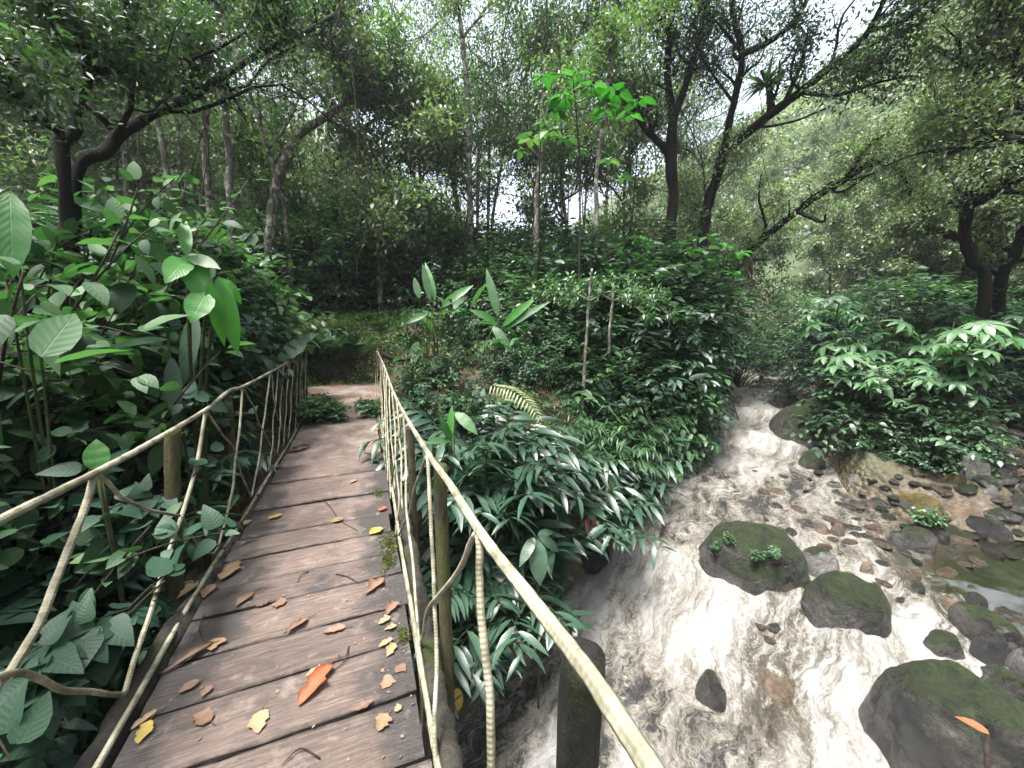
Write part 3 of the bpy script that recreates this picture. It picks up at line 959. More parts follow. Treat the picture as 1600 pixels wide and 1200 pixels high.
# poles along the foot of each railing, resting on the edge beams
footR = [np.array([.165, y, .012 + .008 * math.sin(y * 3)]) for y in (-1.5, 0, 1, 1.6, 2.4, 3.2, 4.2, 5.4, 6.8)]
footL = [np.array([-.925, y, .014 + .008 * math.sin(y * 3 + 1)]) for y in (-1.5, 0, 1, 1.6, 2.4, 3.2, 4.2, 5.4, 6.8)]
rod('foot_rail', footR, .012, 'rail', 10, 90, .02, bump=.15)
rod('foot_rail', footL, .012, 'rail', 10, 90, .02, bump=.15)
rod('edge_beam', [p + [.035, 0, -.055] for p in footR], .05, 'beam', 14, 160, .03, bump=.28)
rod('edge_beam', [p + [-.04, 0, -.055] for p in footL], .055, 'beam', 14, 160, .03, bump=.28)
for x in (-.68, -.05):
    rod('bearer', [(x, -1.7, -.14), (x, 2.5, -.16), (x, 6.7, -.14)], .085, 'beam', 14, 60, .02, bump=.12)


def xs(px, py, s):                               # point in the leaning plane of a railing
    x = XR - .08 if s > 0 else XL + .03
    for _ in range(6):
        p = onx(px, py, x)
        t = np.clip(p[2] / .95, -.3, 1.1)
        x = (.165 + .085 * t) if s > 0 else (-.925 - .025 * t)
    return p


def bal(pix, s, r=.0105, name='baluster', mat='rail', ends=None, wob=.012, taper=.92):
    pts = [xs(a, b, s) for a, b in pix]
    if ends is not None:
        pts.append(np.array(ends))
    return rod(name, pts, r * .84, mat, 9, 40, wob, taper=taper, bump=.12)


# right-hand side
bal([(748, 836), (757, 960), (770, 1195)], 1, .0125, ends=(.17, .62, .0))
bal([(668, 712), (674, 860), (680, 1010), (684, 1200)], 1, .0105, ends=(.165, 1.0, .0))
bal([(630, 648), (634, 740), (643, 860), (655, 1010)], 1, .010)
bal([(613, 613), (617, 680), (622, 770), (618, 838)], 1, .009)
bal([(604, 588), (606, 660), (610, 780)], 1, .009)
bal([(598, 570), (600, 640), (603, 742)], 1, .0085)
bal([(594, 560), (595, 620), (597, 700)], 1, .0085)
bal([(591, 552), (590, 610), (592, 672)], 1, .0085)
bal([(589, 549), (587, 600), (588, 656)], 1, .0085)
bal([(745, 832), (716, 890), (675, 943), (657, 1000), (648, 1030)], 1, .0105, 'brace')
bal([(666, 714), (646, 775), (636, 812), (622, 838)], 1, .009, 'brace')
bal([(628, 650), (622, 700), (607, 770)], 1, .008, 'brace')
bal([(617, 840), (630, 925), (648, 1025), (658, 1120), (668, 1200)], 1, .010, 'brace', ends=(.165, .95, 0))
bal([(620, 626), (625, 700), (629, 795)], 1, .009)
bal([(608, 597), (612, 680), (616, 765)], 1, .009)
bal([(601, 578), (603, 650), (606, 752)], 1, .0085)
bal([(596, 565), (597, 635), (600, 718)], 1, .0085)
# left-hand side
bal([(434, 577), (428, 655), (420, 735)], -1, .009)
bal([(452, 565), (448, 630), (443, 697)], -1, .009)
bal([(466, 556), (464, 620), (461, 672)], -1, .0085)
bal([(147, 745), (120, 830), (75, 940), (25, 1040), (-10, 1120)], -1, .014, ends=(-.925, 1.02, .0))
bal([(322, 642), (308, 720), (288, 800), (252, 900), (222, 990), (195, 1082)], -1, .0125)
bal([(379, 606), (370, 700), (362, 780), (341, 853)], -1, .0105)
bal([(422, 584), (410, 680), (393, 776)], -1, .010)
bal([(443, 571), (438, 640), (433, 708)], -1, .0095)
bal([(461, 559), (456, 625), (451, 685)], -1, .009)
bal([(471, 552), (470, 610), (470, 658)], -1, .009)
bal([(479, 546), (477, 600), (479, 648)], -1, .009)
bal([(150, 745), (172, 752), (192, 775), (235, 797), (280, 806)], -1, .0095, 'brace')
bal([(284, 806), (300, 836), (312, 858), (328, 864), (341, 855)], -1, .007, 'brace')
bal([(324, 644), (345, 678), (368, 702), (378, 742), (392, 776)], -1, .009, 'brace')
bal([(382, 608), (396, 640), (415, 680), (432, 710)], -1, .008, 'brace')
bal([(424, 586), (430, 640), (450, 686)], -1, .0075, 'brace')
bal([(-70, 1085), (0, 1058), (45, 1061), (100, 1082), (150, 1087), (195, 1084)], -1, .0115, 'brace')


def post(top, bot, r, mat, label=None, tilt=None):
    o = rod('post', [top, (np.array(top) + bot) / 2, bot], r, mat, 16, 60, .008, taper=1.06, bump=.09)
    return o


post((.435, .665, .735), (.40, .63, -2.3), .05, 'darkpost')
post((.315, 1.80, .80), (.31, 1.80, -2.3), .033, 'post')
post(at(270, 672, 2.75), at(258, 985, 2.7) - np.array([0, 0, .4]), .034, 'post')
post(at(354, 618, 4.3), at(362, 840, 4.25) - np.array([0, 0, .6]), .042, 'post')
for px, py, d in [(434, 592, 5.6), (449, 580, 6.3), (455, 577, 6.6), (464, 570, 7.0), (473, 562, 7.5)]:
    t = at(px, py, d)
    post(t, (t[0], t[1], -.35), .035, 'post')
for px, py, d in [(641, 668, 3.4), (607, 600, 5.4), (599, 585, 6.4)]:
    t = at(px, py, d)
    post(t, (t[0], t[1], -.6), .032, 'post')

# ------------------------------------------------------------------ litter on the deck
def fallen(base, tip, w, mat, label, curl=.25, z=.006, tm=OVATE, name='fallen_leaf', group=None, lift=.35):
    b, t = onz(*base, z), onz(*tip, z)
    d = t - b
    L = np.linalg.norm(d[:2])
    G = Geo()
    T, F4, F3, rib = tm
    # finely stepped, curled blade
    xs_ = np.linspace(0, 1, 15)
    ws = np.interp(xs_, T[:, 0], np.abs(T[:, 1])) if False else np.sin(np.pi * np.clip(xs_, 0, 1) ** .8) ** .8
    cols = np.linspace(-1, 1, 7)
    XX, CC = np.meshgrid(xs_, cols, indexing='ij')
    sd = random.uniform(0, 50)
    wob = .06 * fbm(XX * 3 + sd, CC * 1.5, sd, 3)
    ang = CC * curl * 2.2
    hw = ws[:, None] * w * (1 + .4 * fbm(XX * 8 + sd, np.sign(CC), 3, 3))
    if curl > .01:
        yy = np.sin(ang) / (curl * 2.2) * hw
        zz = (1 - np.cos(ang)) / (curl * 2.2) * hw
    else:
        yy, zz = CC * hw, 0 * CC
    zz = zz + lift * .25 * np.abs(XX - .5) ** 2 + wob * .5 + .03
    V = np.stack([XX * L, (yy + .05 * np.sin(XX * 3.0) * w) * L, zz * L], -1)
    uv = np.stack([(CC + 1) / 2, XX], -1).reshape(-1, 2)
    G.add(V, grid_faces(15, 7), random.uniform(.2, .8), uv)
    st = smooth_path([(0, 0, .03 * L), (-.12 * L, .02 * L, .01 * L), (-.3 * L, .06 * L, .02 * L)], 6)
    tube(G, st, .012 * L + .0006, 5, .1)
    o = G.obj(name, M[mat])
    zmin = min(v.co.z for v in o.data.vertices)
    o.location = (b[0], b[1], z - zmin)
    o.rotation_euler = (0, 0, math.atan2(d[1], d[0]))
    return tag(o, label, 'leaf', group)


for it in [
    ((515, 1040), (466, 1106), .30, 'orange', 'large bright orange curled dead leaf in the middle of the deck', .55),
    ((508, 1048), (478, 1056), .35, 'tanleaf', 'pale scrap of leaf poking from behind the large orange leaf', .2),
    ((334, 1006), (250, 1056), .13, 'brownleaf', 'long rolled brown leaf on the left side of the deck', .7),
    ((340, 998), (330, 1018), .45, 'tanleaf', 'small round tan leaf touching the long rolled brown leaf', .2),
    ((408, 1112), (403, 1147), .33, 'tanleaf', 'oval tan leaf lying alone left of the large orange leaf', .15),
    ((246, 1110), (204, 1142), .22, 'tanleaf', 'folded tan leaf above an olive one near the left edge beam', .5),
    ((233, 1128), (216, 1164), .30, 'yellowleaf', 'olive yellow leaf below the folded tan leaf near the edge beam', .3),
    ((440, 804), (418, 812), .28, 'yellowleaf', 'small yellow leaf on the fourth plank gap, left of the deck centre', .2),
    ((536, 810), (517, 817), .35, 'tanleaf', 'pale yellowish leaf on the centre of the far planks', .2),
    ((598, 826), (577, 836), .40, 'yellowleaf', 'bright yellow leaf beside the moss on the right edge', .3),
    ((592, 670), (576, 673), .40, 'yellowleaf', 'yellow leaf on the earth near the far right railing', .1),
    ((603, 792), (591, 799), .40, 'orange', 'small orange leaf above the bright yellow leaf', .2),
    ((599, 904), (571, 930), .28, 'brownleaf', 'brown curled leaf among broken litter on the right of the deck', .5),
    ((621, 942), (602, 962), .35, 'brownleaf', 'crumpled red-brown leaf below the mossy right edge', .5),
    ((610, 964), (591, 976), .35, 'tanleaf', 'upper of two yellowish curled leaves by the right edge', .4),
    ((620, 978), (600, 985), .35, 'tanleaf', 'lower of two yellowish curled leaves by the right edge', .5),
    ((614, 999), (591, 1012), .25, 'tanleaf', 'narrow tan leaf close to the right edge above a plank gap', .4),
    ((618, 1006), (604, 1028), .30, 'tanleaf', 'tan leaf hanging over the plank gap by the right edge', .4),
    ((634, 1038), (617, 1052), .40, 'brownleaf', 'flat pinkish leaf pressed on the plank by the right edge', .05),
    ((611, 1056), (597, 1077), .42, 'brownleaf', 'flat pinkish leaf pressed on the plank below its neighbour', .05),
    ((584, 1096), (548, 1113), .18, 'brownleaf', 'narrow brown leaf lying along a plank gap right of centre', .3),
    ((606, 1116), (590, 1144), .45, 'tanleaf', 'round ribbed brown leaf at the lower right of the deck', .2),
    ((627, 1102), (616, 1112), .45, 'tanleaf', 'tiny round tan leaf at the right edge near the ribbed leaf', .2),
    ((540, 981), (504, 990), .25, 'brownleaf', 'brown pointed leaf lying across the middle planks', .4),
    ((482, 966), (444, 992), .22, 'brownleaf', 'torn brown leaf with a bent stalk on the middle planks', .5),
    ((448, 940), (424, 946), .38, 'brownleaf', 'right one of two flat brown leaves on a middle plank', .1),
    ((420, 939), (399, 948), .38, 'brownleaf', 'left one of two flat brown leaves on a middle plank', .1),
    ((396, 926), (368, 949), .25, 'brownleaf', 'twisted brown leaf toward the left side of the middle planks', .4),
    ((317, 908), (276, 938), .2, 'tanleaf', 'long tan leaf caught on the left edge beam', .4),
    ((330, 915), (318, 936), .3, 'brownleaf', 'reddish leaf beside the long tan leaf on the left edge', .3),
    ((372, 878), (344, 908), .28, 'tanleaf', 'greenish tan leaf beside the left edge beam', .15),
    ((312, 1064), (278, 1084), .3, 'brownleaf', 'dull brown leaf on the dark damp part of the left deck', .2),
    ((331, 1072), (314, 1090), .35, 'brownleaf', 'shrivelled brown leaf right of the dull brown leaf', .3),
    ((330, 1128), (302, 1118), .3, 'brownleaf', 'faded brown leaf right of the folded tan leaf', .15),
    ((390, 813), (382, 821), .4, 'tanleaf', 'tiny pale leaf beside the left foot rail', .2),
    ((556, 750), (546, 755), .3, 'tanleaf', 'tiny cream leaf on the far planks', .2),
    ((480, 700), (455, 706), .3, 'brownleaf', 'reddish leaf on the earth near the far left railing', .2),
    ((436, 728), (420, 738), .3, 'brownleaf', 'curled dark brown leaf at the far left foot rail', .4),
]:
    b_, t_, w_, m_, l_, c_ = it
    fallen(b_, t_, w_, m_, l_, c_)
for pix, lab in [([(487, 782), (510, 786), (530, 812), (560, 830)], 'thin curved black twig on the far planks'),
                 ([(525, 897), (545, 903), (562, 912)], 'short straight twig right of the middle planks'),
                 ([(482, 893), (470, 900), (465, 910)], 'small forked twig on the middle planks'),
                 ([(545, 1010), (538, 1035), (515, 1052)], 'thin twig behind the large orange leaf'),
                 ([(500, 1185), (470, 1172), (440, 1196)], 'bent dark twig at the bottom edge of the deck'),
                 ([(318, 960), (312, 985), (318, 1002)], 'hair-thin root on the dark damp part of the deck')]:
    G = Geo()
    P = smooth_path([onz(a, b, .006) for a, b in pix], 14)
    P[:, 2] += .006 * np.abs(np.sin(np.linspace(0, 3.1, 14)))
    tube(G, P, np.linspace(.0032, .0015, 14), 6, .4)
    tag(G.obj('twig', M['twig']), lab, 'twig')

G = Geo()
n = 420
yy = rng.uniform(.2, 6.4, n)
xx = np.where(rng.random(n) < .6, rng.choice([-1, 1], n) * rng.beta(5, 1.3, n) * .49, rng.uniform(-.48, .48, n)) - .385
sz_ = rng.uniform(.004, .022, n)
leaves(G, TINY, np.stack([xx, yy, np.full(n, .006)], -1), np.stack([rng.normal(size=n), rng.normal(size=n), rng.normal(size=n) * .08], -1), np.array([0, 0, 1]) + rng.normal(size=(n, 3)) * .25, sz_, rng.uniform(.12, .5, n), .1, rng.uniform(0, 1, n))
o = G.obj('deck_litter', M['brownleaf'])
o['kind'] = 'stuff'
o['label'] = 'crumbs of dead leaf and bark strewn over the deck'

# moss and sprouts along the right edge of the deck
def moss_tuft(px, py, n, rad, label):
    c = onz(px, py, 0)
    G = Geo()
    a = rng.uniform(0, 6.28, n)
    rr = rad * rng.uniform(0, 1, n) * (1 + .6 * fbm(np.cos(a) * 2 + px, np.sin(a) * 2, 1, 3))
    P = np.stack([rr * np.cos(a) * .45, rr * np.sin(a), rng.uniform(0, .006, n)], -1)
    leaves(G, TINY, P, rnd_dirs(n, 1.0), rnd_dirs(n, .2), rng.uniform(.006, .018, n), .28, .2, rng.uniform(0, 1, n))
    o = G.obj('moss_tuft', M['moss'])
    o.location = c
    tag(o, label, 'moss')


M['moss'] = leaf_mat('bright_moss', (.015, .025, .005), (.045, .06, .009), (.10, .11, .016), rough=.7, trans=.25)
moss_tuft(609, 850, 700, .16, 'yellow-green moss strip at the right deck edge by the yellow leaf')
moss_tuft(606, 878, 600, .11, 'bright moss clump on the right deck edge below the yellow leaf')
moss_tuft(592, 770, 300, .12, 'thin moss patch on the right edge of the far planks')
moss_tuft(630, 994, 260, .05, 'small moss spot beside the two yellowish curled leaves')

# ------------------------------------------------------------------ plant kinds: part meshes shared by all copies
PROTO = {}


def proto(kind, H, parts):
    PROTO.setdefault(kind, []).append((H, parts))


def perp(d, r):
    return norm(np.cross(d, r.normal(size=3)))


def make_ginger(seed, mat='ginger', l0=.8, l1=1.3, lf=1.0, n0=10):
    r = np.random.default_rng(seed)
    G, S = Geo(), Geo()
    H = 0
    for k in range(r.integers(n0, n0 + 4)):
        a = r.uniform(0, 6.28)
        out = np.array([math.cos(a), math.sin(a), 0])
        L = r.uniform(l0, l1)
        n = 22
        t = np.linspace(0, 1, n)
        lean = r.uniform(.25, .6)
        bend = r.uniform(.5, 1.15)
        P = out * (.05 + L * (lean * t + bend * .4 * t ** 2.2))[:, None] + np.array([0, 0, 1]) * (L * (t - bend * .48 * t ** 2.6))[:, None]
        P += .02 * np.stack([fbm(t * 3, k, 1, 2), fbm(t * 3, k, 5, 2), 0 * t], -1)
        tube(S, P, np.linspace(.007, .002, n), 5, .4)
        T = norm(np.gradient(P, axis=0))
        m = r.integers(13, 18)
        tt = np.linspace(.28, .99, m)
        idx = np.clip((tt * (n - 1)).astype(int), 0, n - 1)
        side = norm(np.cross(T[idx], [0, 0, 1]) + 1e-4)
        sg = np.where(np.arange(m) % 2, 1, -1)[:, None]
        d = T[idx] * r.uniform(.4, .8, (m, 1)) + side * sg * .85 + np.array([0, 0, -.12]) + r.normal(size=(m, 3)) * .1
        ln = lf * (.16 + .1 * np.sin(np.pi * np.linspace(.15, 1, m))) * r.uniform(.85, 1.15, m)
        nn = np.cross(side * sg, T[idx]) * sg
        nn = np.where(nn[:, 2:] < 0, -nn, nn) + r.normal(size=(m, 3)) * .15
        leaves(G, LANCE, P[idx], d, nn, ln, .115, r.uniform(.2, .6, m), np.clip(r.uniform(.1, .75) + r.normal(size=m) * .12, 0, 1))
        H = max(H, P[:, 2].max())
    return H, [('foliage', G.mesh('foliage', M[mat])), ('stem', S.mesh('stem', M['stem']))]


def make_broad(seed, mat='broad', lmin=.10, lmax=.22, H0=1.7, tm=OVATE, dens=1.0, wid=.27):
    r = np.random.default_rng(seed)
    G, S = Geo(), Geo()
    H = 0
    for k in range(r.integers(6, 10)):
        a = r.uniform(0, 6.28)
        out = np.array([math.cos(a), math.sin(a), 0])
        L = H0 * r.uniform(.6, 1.05)
        n = 16
        t = np.linspace(0, 1, n)
        sp = r.uniform(.15, .6)
        P = out * (L * sp * t ** 1.3)[:, None] + np.array([0, 0, 1]) * (L * (t - .2 * sp * t ** 2))[:, None]
        P += .12 * np.stack([fbm(t * 2, k + seed, 1, 2), fbm(t * 2, k + seed, 5, 2), 0 * t], -1) * t[:, None]
        tube(S, P, np.linspace(.011, .004, n), 5, .4)
        stems = [(P, .35)]
        for j in range(r.integers(3, 6)):
            i = r.integers(4, n - 1)
            d = norm(np.array([r.normal(), r.normal(), .35]))
            l = L * r.uniform(.18, .38)
            tq = np.linspace(0, 1, 8)[:, None]
            Q = P[i] + d * l * tq + np.array([0, 0, -.25 * l]) * tq ** 2
            tube(S, Q, np.linspace(.005, .002, 8), 4, .4)
            stems.append((Q, .1))
        for Q, t0 in stems:
            m = int(r.integers(7, 11) * dens)
            tt = r.uniform(t0, 1, m)
            tt[:2] = 1
            idx = np.clip((tt * (len(Q) - 1)).astype(int), 0, len(Q) - 1)
            d = rnd_dirs(m, .05, r)
            d[:, 2] -= .15
            nn = np.array([0, 0, 1]) + r.normal(size=(m, 3)) * .35
            pet = Q[idx] + norm(d) * .04
            leaves(G, tm, pet, d, nn, r.uniform(lmin, lmax, m), wid * r.uniform(.85, 1.15, m), r.uniform(.1, .45, m), np.clip(r.beta(1.6, 2.2, m), 0, 1))
        H = max(H, P[:, 2].max())
    return H, [('foliage', G.mesh('foliage', M[mat])), ('stem', S.mesh('stem', M['twig']))]


def make_bush(seed, mat='small', leaf=.085, n=190, tm=SMALL, wid=.24, flat=1.0):
    r = np.random.default_rng(seed)
    G, S = Geo(), Geo()
    dirs = rnd_dirs(n, .42, r)
    rad = r.uniform(.45, 1.0, n) ** .5
    lob = 1 + .35 * fbm(dirs[:, 0] * 1.6 + seed, dirs[:, 1] * 1.6, dirs[:, 2] * 1.6, 2)
    tips = dirs * (rad * lob)[:, None] * np.array([.85, .85, 1.0 * flat]) + [0, 0, .28]
    keep = tips[:, 2] > .03
    tips, dirs = tips[keep], dirs[keep]
    for i in range(0, len(tips), 3):
        P = smooth_path([(0, 0, 0), tips[i] * [.35, .35, .62], tips[i]], 7)
        P[1:-1] += r.normal(size=(5, 3)) * .02
        tube(S, P, np.linspace(.011, .003, 7), 4, .4)
    for p, d in zip(tips, dirs):
        m = r.integers(9, 14)
        ax = norm(d + r.normal(size=3) * .3 + [0, 0, -.15])
        t = np.linspace(-1, 1, m)
        pos = p + ax * (t * .14)[:, None] + r.normal(size=(m, 3)) * .02
        sd = norm(np.cross(ax, [0, 0, 1]) + 1e-3)
        sg = np.where(np.arange(m) % 2, 1, -1)[:, None]
        ld = ax * .5 + sd * sg * .8 + r.normal(size=(m, 3)) * .22 + [0, 0, -.15]
        leaves(G, tm, pos, ld, np.array([0, 0, 1]) + r.normal(size=(m, 3)) * .3, leaf * r.uniform(.7, 1.25, m), wid, r.uniform(.1, .4, m),
               np.clip(r.uniform(.1, .6) + r.normal(size=m) * .16, 0, 1))
    return float(tips[:, 2].max()), [('foliage', G.mesh('foliage', M[mat])), ('stem', S.mesh('stem', M['twig']))]


def make_palmate(seed, mat='palmate', H0=1.3):
    r = np.random.default_rng(seed)
    G, S = Geo(), Geo()
    H = 0
    for k in range(r.integers(5, 8)):
        a = r.uniform(0, 6.28)
        out = np.array([math.cos(a), math.sin(a), 0])
        L = H0 * r.uniform(.55, 1.0)
        P = smooth_path([(0, 0, 0), out * .12 * L + [0, 0, .5 * L], out * r.uniform(.2, .5) * L + [0, 0, L]], 10)
        tube(S, P, np.linspace(.012, .006, 10), 5, .4)
        for j in range(r.integers(6, 10)):
            c = P[-1 - r.integers(0, 4)]
            b = r.uniform(0, 6.28)
            d = np.array([math.cos(b), math.sin(b), r.uniform(-.1, .7)])
            q = c + norm(d) * r.uniform(.14, .3)
            tube(S, smooth_path([c, (c + q) / 2 + [0, 0, .02], q], 5), .0035, 4, .4)
            up = norm(np.array([d[0] * .35, d[1] * .35, 1]) + r.normal(size=3) * .12)
            u = perp(up, r)
            v = np.cross(up, u)
            m = r.integers(7, 10)
            th = np.linspace(0, 2 * math.pi, m, endpoint=False) + r.uniform(0, 1)
            ld = u * np.cos(th)[:, None] + v * np.sin(th)[:, None] - up * .18
            leaves(G, LANCE, np.repeat(q[None], m, 0), ld, up, r.uniform(.11, .19) * r.uniform(.85, 1.1, m), .17, r.uniform(.25, .5, m), np.clip(r.uniform(.15, .9) + r.normal(size=m) * .06, 0, 1))
        H = max(H, P[-1][2])
    return H + .08, [('foliage', G.mesh('foliage', M[mat])), ('stem', S.mesh('stem', M['stem']))]


def make_fern(seed, mat='fern'):
    r = np.random.default_rng(seed)
    G, S = Geo(), Geo()
    for k in range(r.integers(8, 12)):
        a = r.uniform(0, 6.28)
        out = np.array([math.cos(a), math.sin(a), 0])
        L = r.uniform(.6, .95)
        t = np.linspace(0, 1, 26)
        b = r.uniform(.4, .8)
        P = out * (L * (.35 * t + .5 * t ** 2 * b))[:, None] + np.array([0, 0, 1]) * (L * (.95 * t - .75 * b * t ** 2.2))[:, None]
        tube(S, P, np.linspace(.005, .0012, 26), 4, .3)
        T = norm(np.gradient(P, axis=0))
        side = norm(np.cross(T, [0, 0, 1]))
        i = np.arange(4, 26)
        for sg in (1, -1):
            d = side[i] * sg + T[i] * .35 + [0, 0, -.15]
            ln = .17 * np.sin(np.pi * np.linspace(.25, 1.0, len(i))) ** .8 * L + .012
            up = np.cross(T[i], side[i]) * -1
            up = np.where(up[:, 2:] < 0, -up, up)
            leaves(G, SMALL, P[i], d, up, ln, .12, .25, r.uniform(.2, .8))
    return .55, [('foliage', G.mesh('foliage', M[mat])), ('stem', S.mesh('stem', M['stem']))]


def make_grass(seed, mat='grass', n=120, L0=.8):
    r = np.random.default_rng(seed)
    G = Geo()
    a = r.uniform(0, 6.28, n)
    out = np.stack([np.cos(a), np.sin(a), 0 * a], -1)
    L = L0 * r.uniform(.45, 1.1, n)
    base = out * (r.uniform(0, .16, n))[:, None]
    d = out * r.uniform(.15, .7, n)[:, None] + [0, 0, 1]
    k = 7
    xs_ = np.linspace(0, 1, k)
    for i in range(n):
        dr = r.uniform(.3, .95)
        P = base[i] + norm(d[i]) * (L[i] * xs_)[:, None] + (out[i] * .45 * L[i] * dr)[None] * (xs_ ** 2)[:, None] - np.array([0, 0, dr * .62 * L[i]]) * (xs_ ** 2.2)[:, None]
        T = norm(np.gradient(P, axis=0))
        s = norm(np.cross(T, [0, 0, 1]) + 1e-3)
        w = (.007 + .004 * r.random()) * np.sin(np.pi * (.12 + .88 * xs_)) ** .7
        V = np.concatenate([P + s * w[:, None], P - s * w[:, None]])
        j = np.arange(k - 1)
        G.add(V, np.stack([j, j + 1, j + 1 + k, j + k], -1), r.uniform(0, 1), np.stack([np.concatenate([np.zeros(k), np.ones(k)]), np.concatenate([xs_, xs_])], -1))
    return .72 * L0, [('blades', G.mesh('blades', M[mat]))]


def make_bamboo(seed, mat='grass'):
    """fine arching grass-like shrub: culms with narrow drooping leaves"""
    r = np.random.default_rng(seed)
    G, S = Geo(), Geo()
    H = 0
    for k in range(22):
        a = r.uniform(0, 6.28)
        out = np.array([math.cos(a), math.sin(a), 0])
        L = r.uniform(.8, 1.5)
        t = np.linspace(0, 1, 14)
        b = r.uniform(.4, 1.1)
        P = out * (L * (.25 * t + .45 * b * t ** 2))[:, None] + np.array([0, 0, 1]) * (L * (t - .5 * b * t ** 2.4))[:, None]
        tube(S, P, np.linspace(.004, .0015, 14), 4, .4)
        T = norm(np.gradient(P, axis=0))
        m = 22
        idx = r.integers(3, 14, m)
        sd = norm(np.cross(T[idx], [0, 0, 1]) + 1e-3) * np.where(np.arange(m) % 2, 1, -1)[:, None]
        leaves(G, LANCE, P[idx], T[idx] * .8 + sd * .7 + r.normal(size=(m, 3)) * .2 + [0, 0, -.2], [0, 0, 1], r.uniform(.1, .19, m), .07, r.uniform(.3, .8, m), np.clip(r.uniform(.1, .7) + r.normal(size=m) * .12, 0, 1))
        H = max(H, P[:, 2].max())
    return H, [('foliage', G.mesh('foliage', M[mat])), ('stem', S.mesh('stem', M['stem']))]


def make_heliconia(seed, mat='banana'):
    r = np.random.default_rng(seed)
    G, S = Geo(), Geo()
    H = 0
    for k in range(r.integers(6, 9)):
        a = r.uniform(0, 6.28)
        out = np.array([math.cos(a), math.sin(a), 0])
        L = r.uniform(.5, .9)
        top = out * r.uniform(.08, .3) + [0, 0, r.uniform(.45, 1.0)]
        tube(S, smooth_path([out * .03, top * [.5, .5, .6], top], 8), np.linspace(.014, .007, 8), 6, .4)
        d = out * r.uniform(.4, 1.0) + [0, 0, r.uniform(.2, 1.1)]
        nn = -out * .8 + [0, 0, .8]
        leaves(G, BANANA, top, d, nn + r.normal(size=3) * .2, L, .13, r.uniform(.2, .6), r.uniform(.1, .9))
        H = max(H, top[2] + .35 * L)
    return H, [('foliage', G.mesh('foliage', M[mat])), ('stem', S.mesh('stem', M['stem']))]


for s in range(4):
    proto('ginger', *make_ginger(10 + s, 'ginger', .85, 1.35, 1.3, 9))
    proto('ginger_low', *make_ginger(15 + s, 'ginger', .45, .8, .85, 7))
    proto('bush', *make_bush(30 + s, ['small', 'lush', 'ginger', 'small'][s], [.07, .09, .12, .085][s], [220, 180, 130, 190][s], [SMALL, OVATE, LANCE, SMALL][s], [.24, .2, .15, .3][s]))
    proto('lush_bush', *make_bush(40 + s, ['lush', 'lush', 'palmate', 'small'][s], [.08, .1, .12, .06][s], [190, 170, 140, 230][s], [SMALL, OVATE, LANCE, SMALL][s], [.28, .2, .16, .3][s]))
    proto('bigleaf_bush', *make_bush(60 + s, ['dark_broad', 'ginger', 'broad', 'dark_broad'][s], [.13, .1, .12, .09][s], [130, 160, 120, 190][s], [LANCE, LANCE, OVATE, OVATE][s], [.17, .15, .24, .26][s]))
for s in range(3):
    proto('broad', *make_broad(20 + s, 'broad', .06, .14, 1.7, OVATE, 1.6))
    proto('dark_broad', *make_broad(25 + s, 'dark_broad', .05, .12, 1.3, HEART, 1.7, .36))
    proto('palmate', *make_palmate(50 + s))
    proto('fern', *make_fern(70 + s))
    proto('bamboo', *make_bamboo(80 + s))
    proto('heliconia', *make_heliconia(90 + s))
    proto('grass', *make_grass(100 + s))
for s in range(2):
    proto('sprig', *make_broad(120 + s, 'broad', .05, .09, .42, HEART, 1.0, .36))
    proto('sprout', *make_broad(124 + s, 'lush', .03, .055, .28, OVATE, 1.5, .33))
    proto('tall_broad', *make_broad(130 + s, 'broad', .06, .16, 2.6, OVATE, 1.9, .27))

r1 = np.random.default_rng(99)
NAMES = dict(ginger_low=('ginger_plant', 'plant'), ginger=('ginger_plant', 'plant'), broad=('broadleaf_shrub', 'shrub'), dark_broad=('dark_broadleaf_plant', 'plant'), bush=('small_leaved_bush', 'bush'),
             lush_bush=('lush_bush', 'bush'), bigleaf_bush=('laurel_bush', 'bush'), palmate=('umbrella_leaf_plant', 'plant'), fern=('fern', 'fern'), bamboo=('bamboo_grass', 'grass'),
             heliconia=('wild_plantain', 'plant'), grass=('grass_tuft', 'grass'), sprig=('leafy_sprig', 'plant'), sprout=('leafy_sprout', 'plant'), tall_broad=('tall_broadleaf_shrub', 'shrub'))
EVU, EVV = [6, 7, 8, 8.9, 9.5, 11.7, 15.3, 20, 30, 150], [2.0, 1.3, .75, .2, 0, -.5, -1.05, -2.2, -8, -80]
RAD = dict(ginger=.8, ginger_low=.45, dark_broad=.6, fern=.6, broad=.8, tall_broad=1.0, bush=.8, lush_bush=.85, bigleaf_bush=.9, palmate=.7, grass=.35, bamboo=.9)
SMAX = dict(ginger=1.1, ginger_low=1.15, dark_broad=1.1, fern=1.2, broad=1.2, tall_broad=1.35, bush=1.9, lush_bush=1.7, bigleaf_bush=1.3, palmate=1.55, heliconia=1.0, grass=1.1, sprig=1.5, sprout=2.0, bamboo=1.2)


